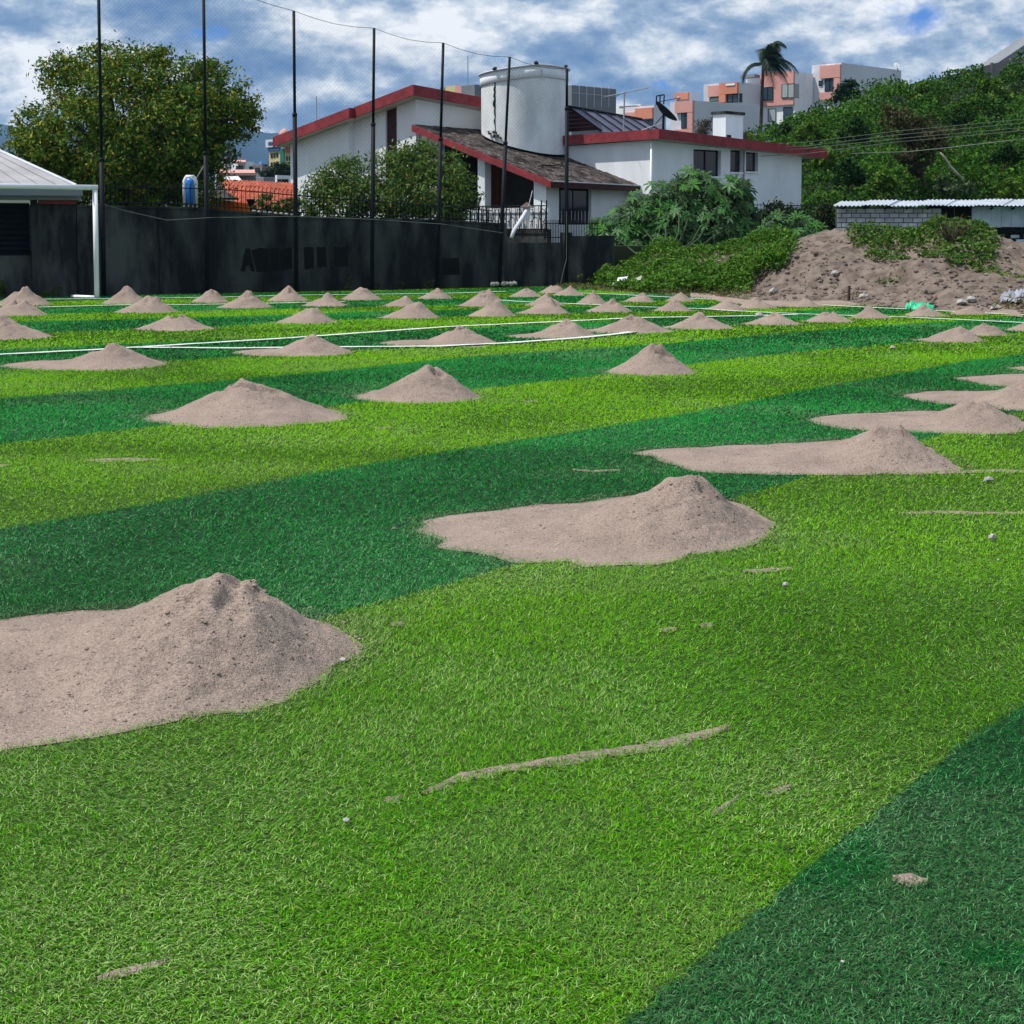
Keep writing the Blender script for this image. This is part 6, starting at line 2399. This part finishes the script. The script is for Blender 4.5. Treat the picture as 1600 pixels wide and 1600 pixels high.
def bank_cover(name, region, n, size, cols, wts, label, seed, hgt=.3, aspect=.6, cat='weeds'):
    """region: polygon test in (pixel column, t) space -> leaves over the bank"""
    rg = np.random.default_rng(seed)
    cs = rg.uniform(870, 1740, n * 3); ts = rg.uniform(0, 1, n * 3)
    m = region(cs, ts)
    cs, ts = cs[m][:n], ts[m][:n]
    j = (cs - 870) / 880 * (BP.shape[1] - 1); i = ts * 119
    P = BP[np.clip(i.astype(int), 0, 119), np.clip(j.astype(int), 0, BP.shape[1] - 1)].copy()
    P[:, :2] += rg.normal(0, .05, (len(P), 2))
    lump = fbm(P[:, 0], P[:, 1], .8, seed, 3)
    P[:, 2] += hgt * np.clip((lump - .2) * 1.8, .1, 1.2) * rg.uniform(.3, 1, len(P))
    keep = rg.random(len(P)) < np.clip((lump - .22) * 3.5, .12, 1)
    P = P[keep]
    col = palette(len(P), cols, wts, rg)
    N = np.tile(np.array([0, -.4, .9]), (len(P), 1))
    o = link(name, leaf_mesh(name, P, N, size, col, aspect, .2, rg), M['leaf'])
    tag(o, label, cat, kind='stuff')


def blob(lst):
    """union of ellipses (col, t, rc, rt) with noisy rim"""
    def f(c, t):
        m = np.zeros(len(c), dtype=bool)
        wob = (vnoise(c, t * 300, 14, 7) - .5) * .8 + (vnoise(c, t * 300, 5, 9) - .5) * .4
        for (a, b, ra, rb_) in lst:
            m |= ((c - a) / ra) ** 2 + ((t - b) / rb_) ** 2 < 1 + wob
        return m
    return f


IV = [(.040, .125, .008), (.068, .18, .012), (.11, .23, .02), (.12, .15, .035)]
bank_cover('ivy_cover', blob([(1060, .45, 95, .38), (1000, .35, 60, .3), (1120, .65, 90, .35), (1180, .85, 60, .3), (1020, .75, 90, .35), (1140, .35, 40, .2), (1210, .62, 30, .25)]), 52000, .085, IV, [.36, .38, .2, .06], 'bright green creeper covering the left part of the bank', 51, .48)
bank_cover('dry_verge', blob([(930, .10, 60, .25), (1000, .12, 80, .16), (1080, .10, 70, .12), (1150, .12, 50, .12)]), 9000, .10, [(.10, .13, .025), (.16, .15, .05), (.07, .12, .02), (.22, .19, .09)], [.35, .3, .25, .1], 'ragged half dry grass along the foot of the ivy bank', 52, .16, .22)
bank_cover('bank_weeds', blob([(1410, .80, 55, .18), (1460, .86, 55, .15), (1500, .80, 60, .2), (1370, .72, 22, .1), (1530, .72, 22, .1), (1345, .80, 18, .08), (1545, .62, 12, .04)]), 26000, .10, [(.035, .095, .012), (.06, .14, .016), (.10, .19, .02), (.14, .15, .05)], [.35, .35, .2, .1], 'weeds over the top of the dirt bank before the shed', 53, .36)
bank_cover('bank_weeds', blob([(1580, .62, 45, .14), (1640, .6, 50, .14)]), 3500, .10, [(.07, .15, .01), (.10, .19, .012)], [.5, .5], 'bright grass patch on the bank near the right edge', 54, .15, .3)
bank_cover('bank_weeds', blob([(1222, .55, 22, .2), (1240, .62, 14, .12)]), 3000, .10, [(.03, .07, .012), (.05, .10, .018)], [.5, .5], 'dark leafy tuft on the left shoulder of the dirt bank', 55, .4)
bank_cover('bank_weeds', blob([(1388, .36, 16, .05), (1402, .42, 9, .05), (1345, .18, 9, .03), (1470, .42, 12, .04), (1556, .28, 9, .04), (1300, .2, 8, .03), (1436, .2, 8, .03), (1260, .15, 8, .03)]), 2600, .085, [(.06, .14, .012), (.09, .16, .02), (.12, .13, .04)], [.4, .4, .2], 'small scattered weed tufts on the dirt slope', 56, .16, .35)
bank_cover('dry_grass_clump', blob([(1585, .05, 28, .10), (1600, .09, 26, .08)]), 1800, .22, [(.20, .17, .07), (.12, .13, .03), (.26, .22, .11)], [.4, .3, .3], 'dry yellow grass clump at the foot of the bank at right', 57, .30, .12)

# clods and rubble on the bank
rg = random.Random(12)
mb = MB()
for _ in range(1300):
    c = rg.uniform(1150, 1700); t = rg.random() ** 1.2 * .85
    p = bank_point(c, t)
    sz = rg.choice((.018, .02, .025, .03, .04, .06))
    mb.rock((p.x + rg.uniform(-.05, .05), p.y, p.z + sz * .15), sz, .75, rg.random())
cl_ = mb.build('soil_clods', M['soil'])
tag(cl_, 'loose brown clods scattered down the dirt bank', 'clods', kind='stuff')
for i, (px, t, lab) in enumerate(((1350, .12, 'white scrap lying low on the dirt bank right of the post'), (1308, .32, 'white pebble on the left half of the dirt slope'), (1210, .12, 'white scrap at the bare left corner of the bank'),
                                  (1505, .10, 'pale lump low on the bank right of the green sheet'), (1520, .13, 'pale lump beside its twin right of the green sheet'), (1556, .06, 'flat pale stone left of the dry grass clump'))):
    p = bank_point(px, t)
    tag(MB().rock((p.x, p.y - .02, p.z + .05), .11, .6, i).build('rubble_piece', M['stone']), lab, 'rubble')

# separate bushes standing out of the hillside cover
for i, (px, py, rp, Y, ci, lab) in enumerate(((1262, 205, 26, 72, 0, 'yellow green bush low on the left shoulder of the hillside'), (1335, 205, 24, 68, 1, 'dark bush in the left middle of the hillside above the cables'),
                                        (1545, 150, 34, 72, 0, 'light green bush high on the right half of the hillside'), (1500, 180, 24, 67, 1, 'dark round bush right of the brown bush, higher up'),
                                        (1325, 270, 26, 60, 1, 'dark bush above the left end of the block shed'), (1380, 285, 20, 59, 0, 'light green bush above the middle of the block wall'),
                                        (1570, 240, 26, 62, 1, 'dark bush below the cables near the right frame edge'), (1290, 250, 20, 63, 0, 'light bush just right of the house roof corner'),
                                        (1440, 150, 22, 75, 0, 'pale bush near the crest above the brown bush'), (1228, 205, 18, 76, 1, 'dark shrub at the foot of the palm houses on the slope'))):
    L = px_lobes([(px, py, rp * .6, 0), (px - rp * .55, py + rp * .25, rp * .42, 0), (px + rp * .6, py + rp * .2, rp * .45, 0), (px + rp * .1, py - rp * .45, rp * .4, 0)], Y)
    cc = [(.075, .165, .012), (.12, .21, .02), (.04, .10, .01)] if ci == 0 else [(.012, .045, .008), (.024, .075, .012), (.04, .10, .014)]
    tree('hillside_bush', at(px, py + rp * 1.2, Y), L, 1500, .19 if i % 3 else .13, cc, [.4, .35, .25], lab, 'bush', .04, 140 + i, .42 if i % 2 else .6, .25, .35, 'bushes on the hillside')

# brown half dead bush on the hill, with a bare pale branch
L = px_lobes([(1405, 195, 26, 0), (1435, 205, 26, 0), (1455, 222, 24, -.2), (1425, 232, 26, -.2), (1475, 215, 16, 0), (1440, 255, 20, -.2), (1395, 180, 12, 0)], 60.5)
tree('brown_bush', at(1445, 300, 60.5), L, 3200, .17, [(.05, .05, .02), (.085, .065, .03), (.03, .05, .012), (.11, .08, .045)], [.35, .3, .2, .15], 'brownish half dead bush standing before the green hillside', 'bush', .07, 61, .5, .30, .3)
bp = [at(1505, 281, 58.8), at(1494, 270, 58.8), at(1484, 259, 58.8), at(1476, 246, 58.8), at(1469, 238, 58.8)]
tag(MB().tube(bp, [.06, .05, .045, .035, .02], 6).build('bare_branch', M['pale_bark'], None, True), 'bare pale branch sticking out beside the brown bush', 'branch')
L = px_lobes([(1492, 292, 16, 0), (1478, 280, 12, 0), (1510, 296, 12, 0), (1470, 298, 10, 0)], 57.8)
tree('pale_shrub', at(1490, 318, 57.8), L, 900, .2, [(.06, .11, .04), (.10, .15, .07)], [.5, .5], 'pale leaved shrub at the end of the bare branch', 'shrub', .03, 62, .5, .2, .3)
L = px_lobes([(1575, 296, 18, 0), (1595, 290, 22, 0), (1560, 303, 10, 0)], 56)
tree('bright_bush', at(1585, 320, 56), L, 1300, .16, [(.07, .15, .01), (.10, .19, .02)], [.5, .5], 'bright yellow green bush above the right end of the shed', 'bush', .03, 63, .4, .2, .4)
# small dark tree before the lilac wall
L = px_lobes([(1322, 138, 12, 0), (1331, 128, 10, 0), (1314, 150, 11, 0), (1332, 146, 13, 0), (1308, 152, 8, 0)], 100)
tree('dark_tree', at(1322, 175, 100), L, 1500, .26, [(.012, .04, .02), (.02, .055, .028)], [.5, .5], 'small dark bluish tree before the lilac apartment wall', 'tree', .1, 64, .45, .35, .35)
# brown bare bush behind the chimney
L = px_lobes([(1100, 200, 14, 0), (1108, 188, 10, 0), (1095, 210, 10, 0)], 62)
tree('brown_twig_bush', at(1102, 225, 62), L, 900, .13, [(.09, .075, .05), (.05, .05, .03), (.14, .12, .09)], [.4, .3, .3], 'dry brown twig bush left of the chimney', 'bush', .03, 65, .2, .25, .3)
L = px_lobes([(1162, 212, 9, 0), (1170, 220, 7, 0)], 62)
tree('dry_tuft', at(1165, 230, 62), L, 350, .12, [(.12, .11, .06), (.08, .09, .04)], [.5, .5], 'dry tuft right of the chimney', 'bush', .02, 66, .2, .25, .3)
# dark hedge and fence behind castor plants
L = px_lobes([(1195, 335, 14, 0), (1215, 328, 14, 0), (1235, 330, 14, 0), (1255, 340, 14, 0), (1280, 345, 14, 0), (1180, 345, 12, 0), (1290, 330, 14, .5), (1300, 350, 10, .5)], 51)
tree('hedge_bush', at(1235, 372, 51), L, 3500, .12, [(.018, .04, .01), (.035, .06, .014), (.06, .055, .02)], [.5, .35, .15], 'dark hedge at the foot of the right house wall', 'hedge', .04, 67, .5, .25, .4)
fn3 = empty('wire_fence', at(1210, 350, 50), 'thin dark fence before the right end of the house', 'fence')
for i in range(26):
    px = 1168 + i * 5.2
    MB().tube([at(px, 375, 50), at(px, 318, 50)], .008, 4).build('picket', M['dark_frame'], fn3)
MB().tube([at(1168, 320, 50), at(1300, 322, 50)], .012, 4).build('rail', M['dark_frame'], fn3)
# moss tuft at the foot of the tower
L = [((*on_tower(771, Rt + .08), at(771, 209, 51.7).z), .14), ((*on_tower(779, Rt + .08), at(779, 214, 51.7).z), .10), ((*on_tower(763, Rt + .08), at(763, 207, 51.9).z), .08)]
tree('moss_tuft', (L[0][0][0], L[0][0][1], L[0][0][2] - .1), L, 400, .07, [(.03, .045, .02), (.05, .06, .03)], [.5, .5], 'dark moss tuft at the foot of the round tower', 'moss', .01, 68, .3, .1, .3)

# weeds at the foot of the wall
for i, (px, h, lab) in enumerate(((4, 32, 'broad bright weed at the left edge before the hut wall'), (88, 20, 'thin weed before the hut wall behind the goal'), (70, 12, 'low weed left of its thin neighbour at the hut wall'), (546, 22, 'weed behind the fourth pole cone at the wall foot'),
                                  (590, 12, 'small weed right of the fourth pole'), (625, 14, 'thin weed between fourth and fifth pole'), (672, 20, 'weed left of the fifth pole at the wall foot'), (905, 20, 'weed right of the last pole'),
                                  (918, 14, 'low weed where wall and bank meet'))):
    p = wall_pt(px, -.25)
    sc = p.y / F
    L = [((p.x, p.y, h * sc * .45), h * sc * .38), ((p.x + .05, p.y - .05, h * sc * .75), h * sc * .25), ((p.x - .07, p.y, h * sc * .3), h * sc * .3)]
    tree('wall_weed', (p.x, p.y, 0), L, 130 if i else 500, .075, [(.05, .10, .02), (.09, .14, .03), (.14, .15, .05)], [.4, .4, .2], lab, 'weed', .008, 70 + i, .4, .08, .3, 'weeds at the wall foot')

# litter, post, sheets
def crumple(c, sx, sy, sz, m, name, label, cat, seed, n=26):
    rg = np.random.default_rng(seed)
    u = np.linspace(-1, 1, n)
    X, Y = np.meshgrid(u, u)
    r = np.sqrt(X ** 2 + Y ** 2)
    prof = np.clip(1 - r ** 2, 0, 1) ** .5
    fold = np.abs(fbm(X * 1.2 + seed, Y * 1.2, .34, seed, 3) - .5) * 2.6
    Z = sz * prof * (.35 + 1.1 * fold)
    Xw = c[0] + X * sx * (1 + .15 * (vnoise(X + 3, Y, .5, seed) - .5))
    Yw = c[1] + Y * sy
    V = np.stack([Xw, Yw, c[2] + Z], -1).reshape(-1, 3)
    k = np.arange((n - 1) ** 2); i, j = k // (n - 1), k % (n - 1)
    q = np.stack([i * n + j, i * n + j + 1, (i + 1) * n + j + 1, (i + 1) * n + j], -1)
    keep = (r.reshape(-1)[q] < 1.02).all(1)
    me = np_mesh(name, V, q[keep], 4)
    tag(link(name, me, M[m]), label, cat)


p = gnd(1437, 485)
crumple((p.x, p.y, .02), .28, .35, .16, 'green_sheet', 'plastic_sheet', 'crumpled bright green plastic sheet at the edge of the pitch', 'plastic sheet', 3)
p = bank_point(1590, .22)
crumple((p.x, p.y - .1, p.z - .05), .34, .4, .22, 'grey_sheet', 'grey_cloth', 'grey crumpled cloth bundle on the bank at the right edge', 'cloth', 6)
p = bank_point(1329, .10)
tag(MB().tube([(p.x, p.y, p.z - .1), (p.x + .01, p.y, p.z + .30)], [.035, .03], 7).build('wooden_stake', M['bark']), 'short dark wooden stake at the foot of the dirt bank', 'stake')
p = bank_point(968, .16)
lt = empty('white_litter', p, 'white broken board lying in the grass verge', 'litter')
MB().slab([(p.x - .17, p.y - .08, p.z + .14), (p.x + .14, p.y - .12, p.z + .15), (p.x + .16, p.y + .12, p.z + .21), (p.x - .13, p.y + .1, p.z + .19)], .03).build('board', M['white_paint'], lt)
MB().slab([(p.x - .05, p.y - .05, p.z + .22), (p.x + .22, p.y - .06, p.z + .24), (p.x + .22, p.y + .14, p.z + .33), (p.x - .02, p.y + .12, p.z + .30)], .02).build('board', M['white_paint'], lt)
p = bank_point(996, .20)
tag(MB().slab([(p.x - .10, p.y - .02, p.z + .12), (p.x + .10, p.y - .04, p.z + .2), (p.x + .16, p.y + .12, p.z + .34), (p.x - .02, p.y + .12, p.z + .26)], .02).build('pale_board', M['stone']), 'tilted grey board right of the white litter', 'board')
# row of pale kerb stones by the sixth pole
for i, px in enumerate((771, 777, 787, 792, 798, 803)):
    q = wall_pt(px, -.6)
    tag(MB().rock((q.x, q.y, .10 + .02), .085, .8, i).build('kerb_stone', M['stone']), ({771: 'pale rough stone farthest left of the sixth pole foot', 777: 'pale rough stone touching the left side of the sixth pole foot', 787: 'pale rough stone in front of the sixth pole foot', 792: 'pale rough stone touching the right side of the sixth pole foot', 798: 'pale rough stone second from the right end of the short stone row', 803: 'pale rough stone at the right end of the short stone row'}[px]), 'stone', 'pale stones at the sixth pole foot')
# twig bush on the bank
rr = random.Random(5)
tbp = bank_point(1487, .78)
mb = MB()
for _ in range(40):
    d = Vector((rr.uniform(-1, 1), rr.uniform(-.5, .5), rr.uniform(.3, 1.2))).normalized()
    ln = rr.uniform(.3, .75)
    m_ = tbp + d * ln * .5 + Vector((0, 0, .05))
    mb.tube([tbp + Vector((rr.uniform(-.1, .1), 0, 0)), m_, m_ + (d + Vector((rr.uniform(-.5, .5), 0, rr.uniform(-.2, .5)))).normalized() * ln * .5], [.012, .008, .003], 4)
tag(mb.build('twig_bush', M['bark']), 'leafless brown twig bush on top of the dirt bank', 'bush')

# ------------------------------------------------------------------ haze in the air
hz = MB().box(-3300, 3300, -40, 3330, -1.5, 235).mesh('haze')
hm = bpy.data.materials.new('haze')
hm.use_nodes = True
ht = hm.node_tree
ht.nodes.clear()
ho = ht.nodes.new('ShaderNodeOutputMaterial')
pv_ = ht.nodes.new('ShaderNodeVolumePrincipled')
pv_.inputs['Color'].default_value = (0.40, 0.66, 1.0, 1)
pv_.inputs['Density'].default_value = 0.00010
pv_.inputs['Anisotropy'].default_value = 0.2
ht.links.new(pv_.outputs[0], ho.inputs['Volume'])
hz_o = link('haze', hz, hm)
hz_o['kind'] = 'stuff'
